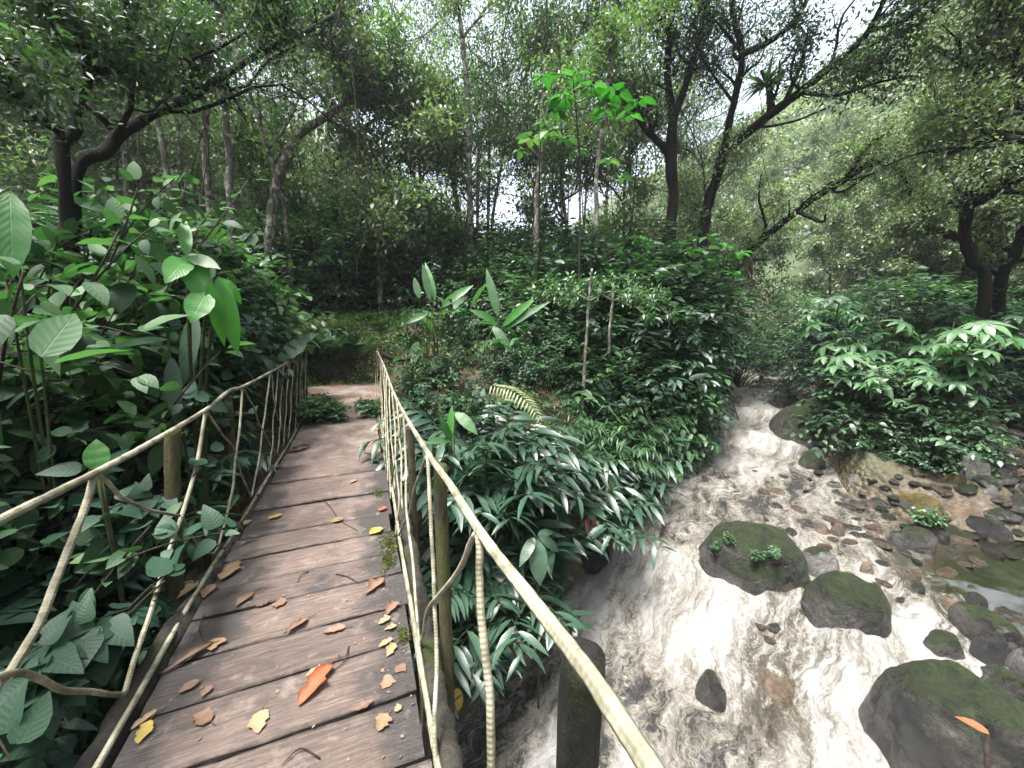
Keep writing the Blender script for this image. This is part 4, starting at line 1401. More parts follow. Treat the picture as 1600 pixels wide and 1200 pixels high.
def plant(kind, x, y, top, label, group=None, wide=1.0, z=None, tilt=(0, 0), smax=None):
    H, parts = PROTO[kind][r1.integers(len(PROTO[kind]))]
    zb = (gz(x, y) if z is None else z) - .03
    s0 = (top - zb) / H
    s = float(np.clip(s0, min(.45, smax or 9), smax or SMAX.get(kind, 1.3)))
    if z is None:
        zb = min(top - s * H, zb + .8) if s0 > s else zb
    nm, cat = NAMES[kind]
    rad = RAD.get(kind, .5) * s * wide
    if -3.4 < x < 1.6 and 8.6 < y < 12.8 and kind not in ('grass', 'sprout', 'fern'):
        y += 12.8 - y + .5 * rad
        zb = gz(x, y) - .03
        top = max(top, zb + .9 * H * s)
    if z is None and y > 2:
        u_, v_ = x * FU[0] + y * FU[1], x * FV[0] + y * FV[1]
        dl = float(sdist(np.array([x]), np.array([y]), LB)[0])
        ee = v_ - float(np.interp(u_, EVU, EVV))
        if dl > -.5 * (dl - ee):                     # left bank: keep the crown off the water
            k_ = max(0, (.3 if kind in ('ginger', 'ginger_low', 'bamboo', 'fern') else .75) * rad - dl)
            x, y = x - FV[0] * k_, y - FV[1] * k_
        elif 6.5 < u_ < 22:
            D0 = math.hypot(x, y)
            for q_ in np.arange(0, 3.5, .1):             # the island: keep clear of the river and of the stony strip before it
                xx, yy = x * (1 + q_ / D0), y * (1 + q_ / D0)
                u_, v_ = xx * FU[0] + yy * FU[1], xx * FV[0] + yy * FV[1]
                if v_ - float(np.interp(u_, EVU, EVV)) > .85 * rad and u_ > 8.3 + .8 * rad and (v_ + .7 * rad < 2.3 + .12 * (u_ - 8) or v_ > 4.0):
                    break
            top = EYE[2] + (top - EYE[2]) * (1 + q_ / D0)
            x, y = xx, yy
            s0 = (top - zb) / H
            s = float(np.clip(s0, .4, smax or SMAX.get(kind, 1.3)))
            zb = gz(x, y) - .03
    if z is None and 0 < y < 8.5 and -.1 > x > -6:
        x = min(x, -1.03 - rad)
    elif z is None and 0 < y < 8.0 and -.1 <= x < 5:
        x = max(x, .3 + rad)
    t = thing(nm, label, cat, (x, y, zb), group, r1.uniform(0, 6.28), (s * wide, s * wide, s))
    t.rotation_euler = (tilt[0], tilt[1], t.rotation_euler[2])
    for pn, me in parts:
        link(bpy.data.objects.new(pn, me), t)
    return t


def put(kind, px, py, d, label, group=None, wide=1.0, **kw):
    p = at(px, py, d)
    return plant(kind, p[0], p[1], p[2], label, group, wide, **kw)


def fill(kind, poly, n, d0, d1, label, group, wide=1.0, far_up=True):
    """n alike plants whose tops lie in the pixel box; the higher ones stand farther back"""
    x0, y0, x1, y1 = poly
    for i in range(n):
        px = x0 + (x1 - x0) * ((i + r1.uniform(.2, .8)) / n)
        f = r1.uniform(0, 1)
        py = y1 + (y0 - y1) * f
        d = d0 + (d1 - d0) * f + r1.uniform(-.25, .25)
        put(kind, px, py, d, label, group, wide)


# --- ginger bank right of the bridge
gg = 'ginger plants overhanging the stream right of the bridge'
for px, py, d, lab in [
    (700, 640, 4.3, 'ginger plant at the back of the bank near the far railing'),
    (770, 650, 4.4, 'ginger plant with raised shoots under the yellow fern frond'),
    (830, 690, 4.4, 'ginger plant leaning to the river below the thin lichened stem'),
    (720, 700, 3.5, 'glossy ginger plant level with the mossy railing post'),
    (790, 710, 3.7, 'arching ginger plant in the middle of the right bank'),
    (750, 755, 3.0, 'large glossy ginger plant close behind the handrail'),
    (820, 775, 3.3, 'ginger plant drooping over the wet black boulder'),
    (720, 820, 2.5, 'ginger plant hanging low between the railing posts'),
    (775, 850, 2.8, 'ginger plant just above the heart-leaved sprig'),
    (700, 905, 2.25, 'ginger plant with long fronds hanging down to the water'),
    (745, 910, 2.6, 'ginger plant at the bottom of the right bank by the dark water'),
    (880, 700, 5.0, 'ginger plant on the bank right of the dead red leaves'),
    (940, 720, 5.3, 'ginger plant at the river edge above the chute'),
    (1000, 690, 6.0, 'ginger plant at the foot of the tall bush mass by the river'),
    (870, 760, 4.3, 'ginger plant over the hanging red leaves'),
    (930, 775, 4.7, 'feathery ginger plant dipping to the chute'),
    (660, 690, 3.6, 'ginger plant pressed against the right railing'),
    (660, 640, 4.6, 'young ginger plant beside the far end of the right railing'),
]:
    put('ginger' if d > 3.2 else 'ginger_low', px, py, d + (.35 if d < 3.9 else .2), lab, gg)
for px, py, d, lab in [(985, 775, 4.8, 'ginger plant dipping its leaves into the top of the chute'),
                       (1010, 750, 5.4, 'ginger plant at the waterline above the chute'), (845, 850, 3.6, 'ginger plant hiding the foot of the bank by the small wet black rock'),
                       (800, 905, 3.2, 'ginger plant trailing over the small wet black rock'), (1050, 720, 6.1, 'ginger plant at the waterline of the middle reach')]:
    put('ginger', px, py, d, lab, gg)
# --- ginger and undergrowth left of the bridge
gl = 'ginger plants below the left railing'
for px, py, d, lab in [
    (330, 745, 3.2, 'ginger plant between the two left railing posts'),
    (285, 790, 2.7, 'ginger plant behind the nearer left railing post'),
    (245, 800, 2.55, 'ginger plant with broad bunched leaves left of the nearer left post'),
    (230, 865, 2.2, 'ginger plant halfway down the left railing'),
    (205, 915, 2.0, 'ginger plant below the nearer left post'),
    (185, 985, 1.8, 'ginger plant next to the knot of the left foot rail'),
    (235, 960, 1.9, 'small ginger plant touching the left edge beam'),
    (60, 1080, 1.75, 'ginger plant in the lower left corner under the loose brace'),
    (-20, 1040, 1.9, 'ginger plant cut by the left picture edge near the bottom'),
    (120, 1100, 1.65, 'drooping ginger plant at the very bottom left of the deck'),
    (390, 690, 4.4, 'ginger plant beside the farther left post'),
    (360, 700, 3.9, 'ginger plant just left of the farther left post'),
]:
    put('ginger_low', px, py, d + .1, lab, gl)
for px, py, d, lab in [
    (70, 830, 2.7, 'dark fern in the gully left of the tall near baluster'),
    (140, 850, 2.8, 'dark fern behind the tall near baluster'),
    (30, 900, 2.4, 'dark fern at the left edge under the handrail'),
    (130, 940, 2.3, 'dark fern low in the gully between the near balusters'),
    (20, 990, 2.2, 'dark fern beside the loose brace at the left edge'),
    (190, 840, 2.7, 'dark fern under the curved brace'),
    (110, 1010, 2.0, 'dark fern at the bottom of the gully'),
]:
    put('fern', px, py, d, lab, 'ferns in the gully left of the bridge', .8)
for px, py, d, lab in [
    (60, 560, 3.1, 'heart-leaved plant with pale top leaves above the left handrail'),
    (130, 575, 3.3, 'heart-leaved plant under the small orange flower'),
    (30, 640, 2.7, 'heart-leaved plant at the left edge above the handrail'),
    (110, 670, 2.8, 'heart-leaved plant behind the bright torn leaf'),
    (200, 620, 3.4, 'heart-leaved plant left of the hanging dark plantain leaves'),
    (60, 720, 2.5, 'heart-leaved plant just under the left handrail'),
    (190, 700, 3.0, 'heart-leaved plant over the curved brace'),
    (240, 720, 3.1, 'heart-leaved plant left of the nearer left post'),
    (130, 790, 2.5, 'heart-leaved plant low in the gully left of the bridge'),
    (30, 800, 2.3, 'heart-leaved plant at the left edge below the handrail'),
    (320, 650, 4.0, 'heart-leaved plant behind the farther left post'),
    (410, 640, 5.2, 'heart-leaved plant under the mossy log'),
    (-30, 560, 2.7, 'heart-leaved plant half outside the left picture edge'),
]:
    put('dark_broad', px, py, d, lab, 'heart-leaved plants in the left gully', 1.15)
# --- tall broadleaf thicket on the left
for px, py, d, lab in [
    (30, 175, 3.5, 'tall broadleaf shrub with big pale leaves at the upper left edge'),
    (110, 150, 4.0, 'tallest broadleaf shrub under the dark leaning trunk'),
    (75, 250, 3.4, 'tall broadleaf shrub in the thick of the left thicket'),
    (180, 235, 4.2, 'tall broadleaf shrub below the big leaning limb'),
    (250, 265, 4.8, 'tall broadleaf shrub right of the leaning limb foot'),
    (-20, 260, 3.0, 'tall broadleaf shrub cut by the left picture edge'),
    (150, 330, 3.6, 'tall broadleaf shrub with grey-green hanging leaves'),
    (330, 330, 5.2, 'broadleaf shrub behind the bright plantain leaves'),
    (225, 350, 4.3, 'broadleaf shrub left of the bright plantain leaves'),
    (290, 300, 5.6, 'broadleaf shrub before the two thin trunks'),
    (60, 370, 3.0, 'broadleaf shrub above the pale-topped heart-leaved plant'),
    (-40, 400, 2.6, 'broadleaf shrub low at the left picture edge'),
    (380, 380, 6.5, 'broadleaf shrub beside the foot of the pale leaning trunk'),
    (130, 430, 3.3, 'broadleaf shrub with a large pale hanging leaf'),
]:
    put('tall_broad' if py < 340 and px < 260 else 'broad', px, py, d, lab, 'broadleaf thicket left of the bridge', .95)
fill('bigleaf_bush', (-60, 250, 340, 480), 14, 4.5, 7.5, 'dark laurel bush filling the thicket behind the left broadleaf shrubs', 'laurel bushes in the left thicket', 1.0)
fill('dark_broad', (-60, 470, 420, 600), 13, 3.6, 6.0, 'dark undergrowth plant in the shade of the left thicket', 'shaded undergrowth of the left thicket', 1.2)
fill('bush', (-80, 100, 420, 330), 14, 7, 11, 'small-leaved bush in the wood behind the left thicket', 'bushes behind the left thicket', 1.1)

# --- traced large single leaves
def big_leaves(name, label, foot, specs, cat='plant'):
    """each spec: base pixel, tip pixel, distance at base, at tip, half width, material, droop"""
    foot = np.array(foot)
    t = thing(name, label, cat, tuple(foot))
    for b, p, d0, d1, w, mat, dr in specs:
        B, T = at(*b, d0) - foot, at(*p, d1) - foot
        L = np.linalg.norm(T - B)
        d = norm(T - B)
        nn = norm(EYE - foot - B) * .8 + np.array([0, 0, .45])
        G = Geo()
        leaves(G, BANANA, B, d, nn, L, w * .72, dr, random.uniform(.3, .8))
        lf = G.obj('leaf', M[mat], t)
        S = Geo()
        tube(S, smooth_path([np.zeros(3), B * [.4, .4, .65], B], 10), np.linspace(.009, .005, 10), 6, .4)
        S.obj('leaf_stalk', M['stem'], lf)
    return t


def foot_at(px, py, d):
    p = at(px, py, d)
    return (p[0], p[1], gz(p[0], p[1]))


big_leaves('wild_plantain', 'wild plantain with bright backlit ribbed leaves above the left railing', foot_at(285, 600, 3.5), [
    ((342, 432), (372, 548), 2.95, 2.8, .16, 'vivid', .25), ((326, 440), (352, 540), 2.9, 2.85, .15, 'vivid', .2), ((290, 398), (328, 478), 3.0, 2.85, .28, 'vivid', .12),
    ((322, 458), (298, 496), 2.9, 2.75, .42, 'vivid', .2), ((292, 400), (286, 330), 3.0, 3.1, .16, 'vivid', .25), ((296, 402), (338, 412), 3.0, 2.85, .3, 'banana', .2),
    ((292, 405), (262, 425), 3.0, 2.8, .36, 'vivid', .3), ((345, 435), (378, 470), 2.95, 2.9, .3, 'vivid', .3)])
big_leaves('wild_plantain', 'wild plantain with long dark leaves hanging over the left handrail', foot_at(285, 660, 3.3), [
    ((268, 558), (274, 660), 3.3, 3.1, .14, 'dark_broad', .12), ((305, 490), (285, 600), 3.5, 3.3, .14, 'dark_broad', .12), ((262, 530), (172, 528), 3.3, 3.0, .085, 'banana', .3),
    ((300, 500), (318, 480), 3.5, 3.6, .2, 'dark_broad', .3)])
big_leaves('wild_plantain', 'wild plantain with one huge dark green leaf at the left picture edge', foot_at(10, 520, 3.0), [
    ((15, 300), (18, 425), 3.0, 2.8, .2, 'bright', .15), ((10, 440), (-60, 380), 3.0, 2.9, .16, 'dark_broad', .3), ((60, 520), (90, 575), 2.9, 2.7, .16, 'bright', .2)])
big_leaves('wild_plantain', 'small plantain with one torn bright leaf above the left handrail', foot_at(155, 740, 2.6), [
    ((152, 735), (150, 685), 2.55, 2.6, .42, 'bright', .1), ((158, 740), (205, 720), 2.55, 2.7, .2, 'dark_broad', .3), ((150, 738), (205, 690), 2.6, 2.8, .12, 'dark_broad', .2)])
big_leaves('wild_plantain', 'wild plantain with pale jagged leaf at the head of the left railing', foot_at(440, 560, 6.5), [
    ((478, 532), (432, 560), 6.2, 5.9, .28, 'banana', .3), ((440, 520), (405, 552), 6.4, 6.2, .2, 'dark_broad', .3), ((470, 540), (500, 510), 6.4, 6.6, .16, 'dark_broad', .2)])
big_leaves('wild_plantain', 'wild plantain with upright pale leaves beyond the right railing', foot_at(665, 540, 7.4), [
    ((672, 468), (660, 410), 7.4, 7.5, .14, 'banana', .05), ((655, 466), (647, 432), 7.3, 7.4, .22, 'banana', .05), ((680, 470), (664, 405), 7.5, 7.7, .12, 'bright', .15),
    ((690, 480), (735, 440), 7.4, 7.3, .16, 'bright', .3), ((668, 490), (635, 500), 7.3, 7.1, .2, 'bright', .3)])
big_leaves('wild_plantain', 'wild plantain with a narrow upright leaf right of the pale plantain', foot_at(772, 540, 7.0), [
    ((778, 495), (760, 415), 7.0, 7.1, .12, 'banana', .12), ((785, 510), (835, 460), 7.0, 6.8, .13, 'vivid', .2), ((790, 515), (850, 465), 7.0, 6.7, .1, 'banana', .3),
    ((775, 505), (740, 480), 7.0, 6.8, .2, 'bright', .3), ((770, 510), (800, 545), 6.9, 6.6, .2, 'banana', .3)])
big_leaves('wild_plantain', 'young plantain with a vivid upright leaf among the ginger', foot_at(705, 700, 3.9), [
    ((702, 690), (706, 632), 3.9, 4.0, .14, 'vivid', .1), ((705, 690), (690, 650), 3.9, 3.8, .16, 'bright', .2), ((712, 645), (745, 672), 3.9, 3.7, .26, 'banana', .3),
    ((700, 690), (672, 685), 3.9, 3.7, .2, 'banana', .3)])
big_leaves('wild_plantain', 'plantain with one wide blue-green leaf hanging by the near handrail', foot_at(845, 900, 3.1), [
    ((838, 842), (845, 918), 3.1, 2.9, .3, 'ginger', .3), ((835, 840), (812, 880), 3.1, 2.9, .25, 'ginger', .3), ((842, 838), (880, 860), 3.1, 3.1, .25, 'ginger', .4), ((840, 836), (868, 826), 3.2, 3.3, .25, 'ginger', .3)])
# yellowing fern frond
G = Geo()
P = smooth_path([at(766, 602, 5.0), at(800, 610, 4.7), at(832, 636, 4.4), at(850, 672, 4.25)], 40)
T = norm(np.gradient(P, axis=0))
up = norm(EYE - P) * .6 + [0, 0, .6]
sd = norm(np.cross(T, up))
i = np.arange(1, 40, 2)
for sg in (1, -1):
    leaves(G, LANCE, P[i], sd[i] * sg + T[i] * .45 + [0, 0, -.25], up[i], (.15 * np.sin(np.pi * np.linspace(.3, .97, 20))), .085, .35, rng.uniform(0, 1, 20))
fr = thing('fern', 'single yellowing fern frond arching over the ginger bank', 'fern', tuple(foot_at(760, 640, 5.1)))
fo = G.obj('foliage', M['yfern'], fr)
fo.location = -np.array(fr.location)
S = Geo()
tube(S, smooth_path([np.array(fr.location), at(765, 620, 5.05), P[0], P[20], P[-1]], 40), np.linspace(.006, .0015, 40), 5, .4)
so = S.obj('stem', M['stem'], fr)
so.location = -np.array(fr.location)
# red dead leaves hanging above the wet black boulder
G = Geo()
n = 26
px = rng.uniform(888, 935, n)
for a in px:
    b = at(a, rng.uniform(795, 815), rng.uniform(4.25, 4.6))
    leaves(G, LANCE, b, [rng.normal() * .15, rng.normal() * .15, -1], norm(EYE - b), rng.uniform(.16, .34), .09, rng.uniform(-.2, .2), rng.uniform(0, 1))
hang = G.obj('dead_leaf_cluster', M['redbrown'])
tag(hang, 'cluster of hanging red-brown dead leaves above the wet black boulder', 'dead leaves')
# single hanging orange leaf by the post
for (b, t, d, w, mat, lab) in [((714, 1075), (716, 1118), 2.5, .22, 'yellowleaf', 'orange-yellow leaf hanging below the right bank'),
                              ((697, 1078), (704, 1112), 2.6, .25, 'redbrown', 'rusty leaf hanging left of the orange-yellow one'),
                              ((135, 552), (152, 553), 3.3, .35, 'orange', 'orange dead leaf caught in the left thicket')]:
    G = Geo()
    B, T = at(*b, d), at(*t, d - .05)
    leaves(G, OVATE, (0, 0, 0), T - B, norm(EYE - B), float(np.linalg.norm(T - B)), w, .2, .6)
    o = G.obj('dead_leaf', M[mat])
    o.location = B
    tag(o, lab, 'leaf')

# --- small plants
put('sprig', 785, 905, 2.75, 'heart-leaved sprig with fresh light leaves below the handrail', None, 1.5)
for kd, px, py, sc_, lab in [('sprig', 1190, 878, .38, 'pale sprig growing on the front of the flat-topped boulder'), ('sprig', 1112, 862, .34, 'small sprig on the left shoulder of the flat-topped boulder'),
                            ('sprout', 1130, 846, .5, 'tiny sprout among the moss on the left top of the flat-topped boulder'), ('sprout', 1215, 850, .45, 'tiny sprout on the right top of the flat-topped boulder')]:
    p = on_rock('flat-topped', px, py)
    H, _ = PROTO[kd][0]
    plant(kd, p[0], p[1], p[2] - .02 + sc_ * H, lab, None, 1.0, z=p[2] - .01, smax=sc_, tilt=(.5, .2))
put('sprout', 1395, 620, 9.0, 'leafy sprout spilling over the domed boulder', None, 2.0)
p = on_rock('green mossy boulder just', 1450, 815)
plant('sprout', p[0], p[1], p[2] + .2, 'leafy sprout between the golden and green mossy boulders', None, 1.3, z=p[2] - .03, smax=.8)
for px, py, d, lab in [(510, 618, 7.0, 'leafy ground plant at the left edge of the path'), (494, 622, 6.4, 'leafy ground plant by the last left baluster'), (520, 628, 6.2, 'low leafy plant in front on the left path edge'),
                       (572, 622, 6.9, 'leafy ground plant at the right edge of the path'), (580, 630, 6.3, 'leafy ground plant by the last right baluster')]:
    put('sprout', px, py, d, lab, 'ground plants where the path leaves the bridge', 1.5, z=.0)

put('tall_broad', 565, 235, 11.6, 'tall shrub with big drooping leaves over the dark bushes of the bank', None, 1.0)
put('tall_broad', 520, 290, 11.9, 'tall shrub left of the big drooping-leaved one behind the bank', None, 1.0)
fill('lush_bush', (0, 250, 900, 380), 22, 14, 21, 'light green bush in the depth of the wood', 'light bushes in the depth of the wood', 1.4)
fill('heliconia', (630, 440, 830, 540), 7, 6.6, 8.4, 'low plantain clump in the thicket right of the path', 'low plantains right of the path', .9)
# --- beyond the bridge: mossy bank, broadleaf and plantain clumps
for px, py, d, lab in [
    (640, 470, 8.2, 'light broadleaf shrub left of the upright pale plantain'), (720, 470, 7.6, 'light broadleaf shrub between the two upright plantains'),
    (700, 520, 6.6, 'light broadleaf shrub in front of the upright pale plantain'), (760, 540, 6.2, 'light broadleaf shrub over the pale stone stump'),
    (640, 540, 7.0, 'light broadleaf shrub beside the far right railing'), (820, 520, 6.8, 'broadleaf shrub below the dark hollow'),
    (860, 540, 6.6, 'broadleaf shrub with pale drooping leaves left of the lichened stem'), (670, 590, 5.4, 'low broadleaf shrub behind the right railing'),
    (740, 590, 5.2, 'low broadleaf shrub left of the yellow fern frond'), (810, 590, 5.8, 'low broadleaf shrub behind the yellow fern frond')]:
    put('broad', px, py, d, lab, 'light broadleaf shrubs right of the path', .9)
fill('dark_broad', (610, 540, 880, 610), 9, 5.2, 6.8, 'leafy undergrowth plant on the bank right of the far railing', 'undergrowth right of the far railing', 1.2)
fill('bamboo', (850, 560, 1010, 690), 11, 5.2, 7.2, 'fine arching bamboo grass on the river bank under the lichened stems', 'bamboo grass on the river bank', 1.0)
fill('bush', (840, 385, 1130, 550), 20, 7.0, 10.2, 'small-leaved bush in the dense mass left of the cascade', 'bush mass left of the cascade', 1.15)
fill('bush', (850, 360, 1140, 450), 10, 8.2, 10.0, 'tall small-leaved bush crowning the dense mass left of the cascade', 'tall bushes crowning the mass left of the cascade', 1.2)
fill('bush', (1000, 520, 1125, 640), 10, 6.9, 8.8, 'small-leaved bush overhanging the left edge of the cascade', 'bushes overhanging the cascade', 1.0)
fill('bigleaf_bush', (900, 540, 1100, 660), 8, 6.2, 7.6, 'shady long-leaved bush low on the bank left of the cascade', 'long-leaved bushes on the left bank', 1.0)
fill('lush_bush', (940, 375, 1180, 480), 10, 9.5, 11.5, 'bright-topped bush under the big dark tree', 'bright bushes under the dark tree', 1.2)
fill('lush_bush', (1080, 470, 1240, 560), 12, 12.5, 17, 'light green bush at the head of the cascade', 'bushes at the head of the cascade', 1.2)
fill('lush_bush', (420, 230, 640, 420), 14, 12.2, 14, 'tall dark bush behind the mossy bank', 'dark bushes behind the mossy bank', 1.1)
fill('bigleaf_bush', (430, 260, 620, 380), 5, 11.3, 12.2, 'large-leaved drooping bush in front of the dark bushes', 'drooping bushes behind the mossy bank', 1.2)
fill('bush', (640, 300, 900, 440), 14, 9.5, 14, 'small-leaved bush at the foot of the slender pale trunks', 'bushes under the slender trunks', 1.15)
fill('broad', (390, 380, 520, 480), 6, 10.6, 11.5, 'pale-leaved broadleaf shrub on the mossy bank', 'pale shrubs on the mossy bank', .8)
fill('fern', (400, 500, 640, 530), 7, 9.4, 10.6, 'fern on the face of the mossy bank', 'ferns on the mossy bank', 1.0)
fill('grass', (420, 485, 640, 515), 12, 10.0, 11.2, 'grass tuft on the crest of the mossy bank', 'grass tufts on the mossy bank', 1.3)
# --- island and right bank
for px, py, d, lab in [
    (1370, 585, 9.8, 'leafy bush beside the top of the domed boulder'), (1400, 575, 9.0, 'leafy bush in the middle of the river island'), (1410, 600, 8.2, 'leafy bush under the pale umbrella leaves'),
    (1395, 640, 8.6, 'leafy bush behind the small round mossy boulder'), (1430, 650, 7.9, 'dense leafy bush at the heart of the island'), (1400, 690, 8.2, 'low leafy bush at the island shore'),
    (1420, 715, 8.0, 'low leafy bush above the smooth grey stone'), (1450, 700, 7.7, 'low leafy bush above the golden moss boulder'), (1480, 620, 8.3, 'leafy bush on the right side of the island'),
    (1310, 540, 12.0, 'leafy bush behind the dark square boulder'), (1320, 540, 10.5, 'light leafy bush at the upstream end of the island')]:
    put('lush_bush' if px % 20 else 'bush', px, py, d, lab, 'leafy bushes on the river island', 1.1)
fill('bush', (1370, 600, 1490, 700), 7, 8.0, 8.8, 'small dark bush between the larger island bushes', 'small dark island bushes', 1.0)
fill('sprout', (1310, 705, 1480, 765), 16, 7.6, 8.2, 'low leafy sprout on the stony edge of the island', 'sprouts along the island edge', 2.0)
for px, py, d, lab in [
    (1420, 470, 9.2, 'umbrella-leaf plant with the highest bright leaves on the island'), (1360, 520, 9.0, 'umbrella-leaf plant with bright yellow-green leaves left of the pale ones'),
    (1400, 550, 8.2, 'umbrella-leaf plant with pale drooping leaves in the island centre'), (1470, 550, 8.3, 'umbrella-leaf plant with wide pale leaves on the right of the island'),
    (1370, 560, 9.2, 'umbrella-leaf plant low on the left of the island'), (1460, 500, 9.4, 'umbrella-leaf plant behind the pale drooping one'),
    (1300, 480, 12, 'umbrella-leaf plant with light leaves far back on the island'), (1540, 545, 12.5, 'umbrella-leaf plant near the right picture edge'),
    (1290, 440, 14, 'tall umbrella-leaf plant with a light crown beyond the island'), (1390, 580, 8.0, 'umbrella-leaf plant with a single vivid leaf'),
    (1560, 600, 12.2, 'umbrella-leaf plant leaning over the side stream')]:
    put('palmate', px, py, d, lab, 'umbrella-leaf plants on the island', 1.2)
fill('lush_bush', (1230, 450, 1480, 540), 14, 12.0, 16, 'pale green bush beyond the river island', 'pale bushes beyond the island', 1.2)
fill('bush', (1500, 440, 1660, 560), 9, 13.0, 15.5, 'blue-green bush on the far right bank', 'blue-green bushes on the right bank', 1.2)
fill('palmate', (1490, 500, 1680, 620), 7, 12.5, 14.0, 'umbrella-leaf plant crowding the right bank', 'umbrella-leaf plants on the right bank', 1.3)
fill('bush', (1540, 560, 1700, 640), 7, 12.5, 13.5, 'shaded bush at the edge of the side stream', 'shaded bushes by the side stream', 1.0)
fill('bush', (1380, 380, 1620, 470), 10, 14, 18, 'dark blue-green bush under the big spreading tree', 'bushes under the spreading tree', 1.3)

HAZE = .0007
DENOISE = True
# ------------------------------------------------------------------ trees
def plen(P):
    return float(np.linalg.norm(np.diff(P, axis=0), axis=1).sum())


def grow(G, P, r0, r1_, lvl, maxl, tips, r, nch, lenf, up=.25, sides=6):
    tube(G, P, np.linspace(r0, r1_, len(P)), sides, .5, True, .12 if lvl == 0 else 0)
    if lvl >= maxl:
        for t in (.35, .6, .85, 1.0):
            i = int(t * (len(P) - 1))
            tips.append((P[i], norm(P[i] - P[max(i - 1, 0)] + 1e-6)))
        return
    L = plen(P)
    T = norm(np.gradient(P, axis=0))
    for k in range(nch[lvl]):
        t = .22 + .78 * (k + r.uniform(0, 1)) / nch[lvl]
        i = min(int(t * (len(P) - 1)), len(P) - 1)
        d = norm(T[i] * r.uniform(.3, .9) + perp(T[i], r) * r.uniform(.6, 1.0) + np.array([0, 0, up]))
        l = L * lenf * r.uniform(.6, 1.15) * (1.15 - .55 * t)
        n = 7
        s = np.linspace(0, 1, n)[:, None]
        Q = P[i] + d * l * s + perp(d, r) * l * .13 * np.sin(s * 3.3) + perp(d, r) * l * .07 * np.sin(s * 7) + np.array([0, 0, .12 * l]) * s ** 2
        rr = (r0 + (r1_ - r0) * t) * .5
        grow(G, Q, max(rr, .004), max(rr * .3, .0025), lvl + 1, maxl, tips, r, nch, lenf, up, max(4, sides - 2))


def crown(tips, r, k, leaf, mat, spread=.16, wid=.22, tm=TINY):
    G = Geo()
    p = np.array([t[0] for t in tips])
    d = np.array([t[1] for t in tips])
    N = len(p) * k
    p, d = np.repeat(p, k, 0), np.repeat(d, k, 0)
    tone = np.repeat(np.clip(r.uniform(.1, .7, len(tips)), 0, 1), k)
    pos = p + r.normal(size=(N, 3)) * spread * np.array([1, 1, .7])
    ld = d * .5 + r.normal(size=(N, 3)) * .7 + [0, 0, -.25]
    leaves(G, tm, pos, ld, np.array([0, 0, 1]) + r.normal(size=(N, 3)) * .45, leaf * r.uniform(.6, 1.3, N), wid, r.uniform(0, .3, N), np.clip(tone + r.normal(size=N) * .17, 0, 1))
    return G


def traced_tree(name, label, bark, leafmat, foot, limbs, seed, nch=(7, 5), lenf=.42, k=12, leaf=.1, cat='tree', group=None, spread=.17, maxl=2, up=.25):
    """limbs: list of (name, [(px,py,d)...], r0, r1, leafy); the first is the trunk"""
    r = np.random.default_rng(seed)
    foot = np.array(foot, float)
    t = thing(name, label, cat, tuple(foot), group)
    tips = []
    for nm, pix, r0, re, leafy in limbs:
        P = np.array([p if len(p) == 3 and isinstance(p, np.ndarray) else at(*p) for p in pix]) - foot
        if nm == 'trunk':
            P = np.vstack([[0, 0, -.15], P]) if np.linalg.norm(P[0]) > .05 else P
        P = smooth_path(P, 10 + 6 * len(P))
        L = plen(P)
        s = r.uniform(0, 90)
        q = np.linspace(0, 1, len(P)) * L
        P = P + .035 * np.stack([fbm(q * 1.1 + s, s, 1, 3), fbm(q * 1.1 + s, s, 7, 3), .5 * fbm(q * 1.1 + s, s, 3, 3)], -1) * np.sin(np.linspace(0, math.pi, len(P)))[:, None]
        G = Geo()
        if leafy:
            grow(G, P, r0, re, 0, maxl, tips, r, nch, lenf, up, 12)
        else:
            tube(G, P, np.linspace(r0, re, len(P)), 16, .5, True, .26)
        G.obj(nm, M[bark], t)
    if tips:
        crown(tips, r, k, leaf, leafmat, spread).obj('crown', M[leafmat], t)
    return t


def F_(px, py, d):
    return foot_at(px, py, d)


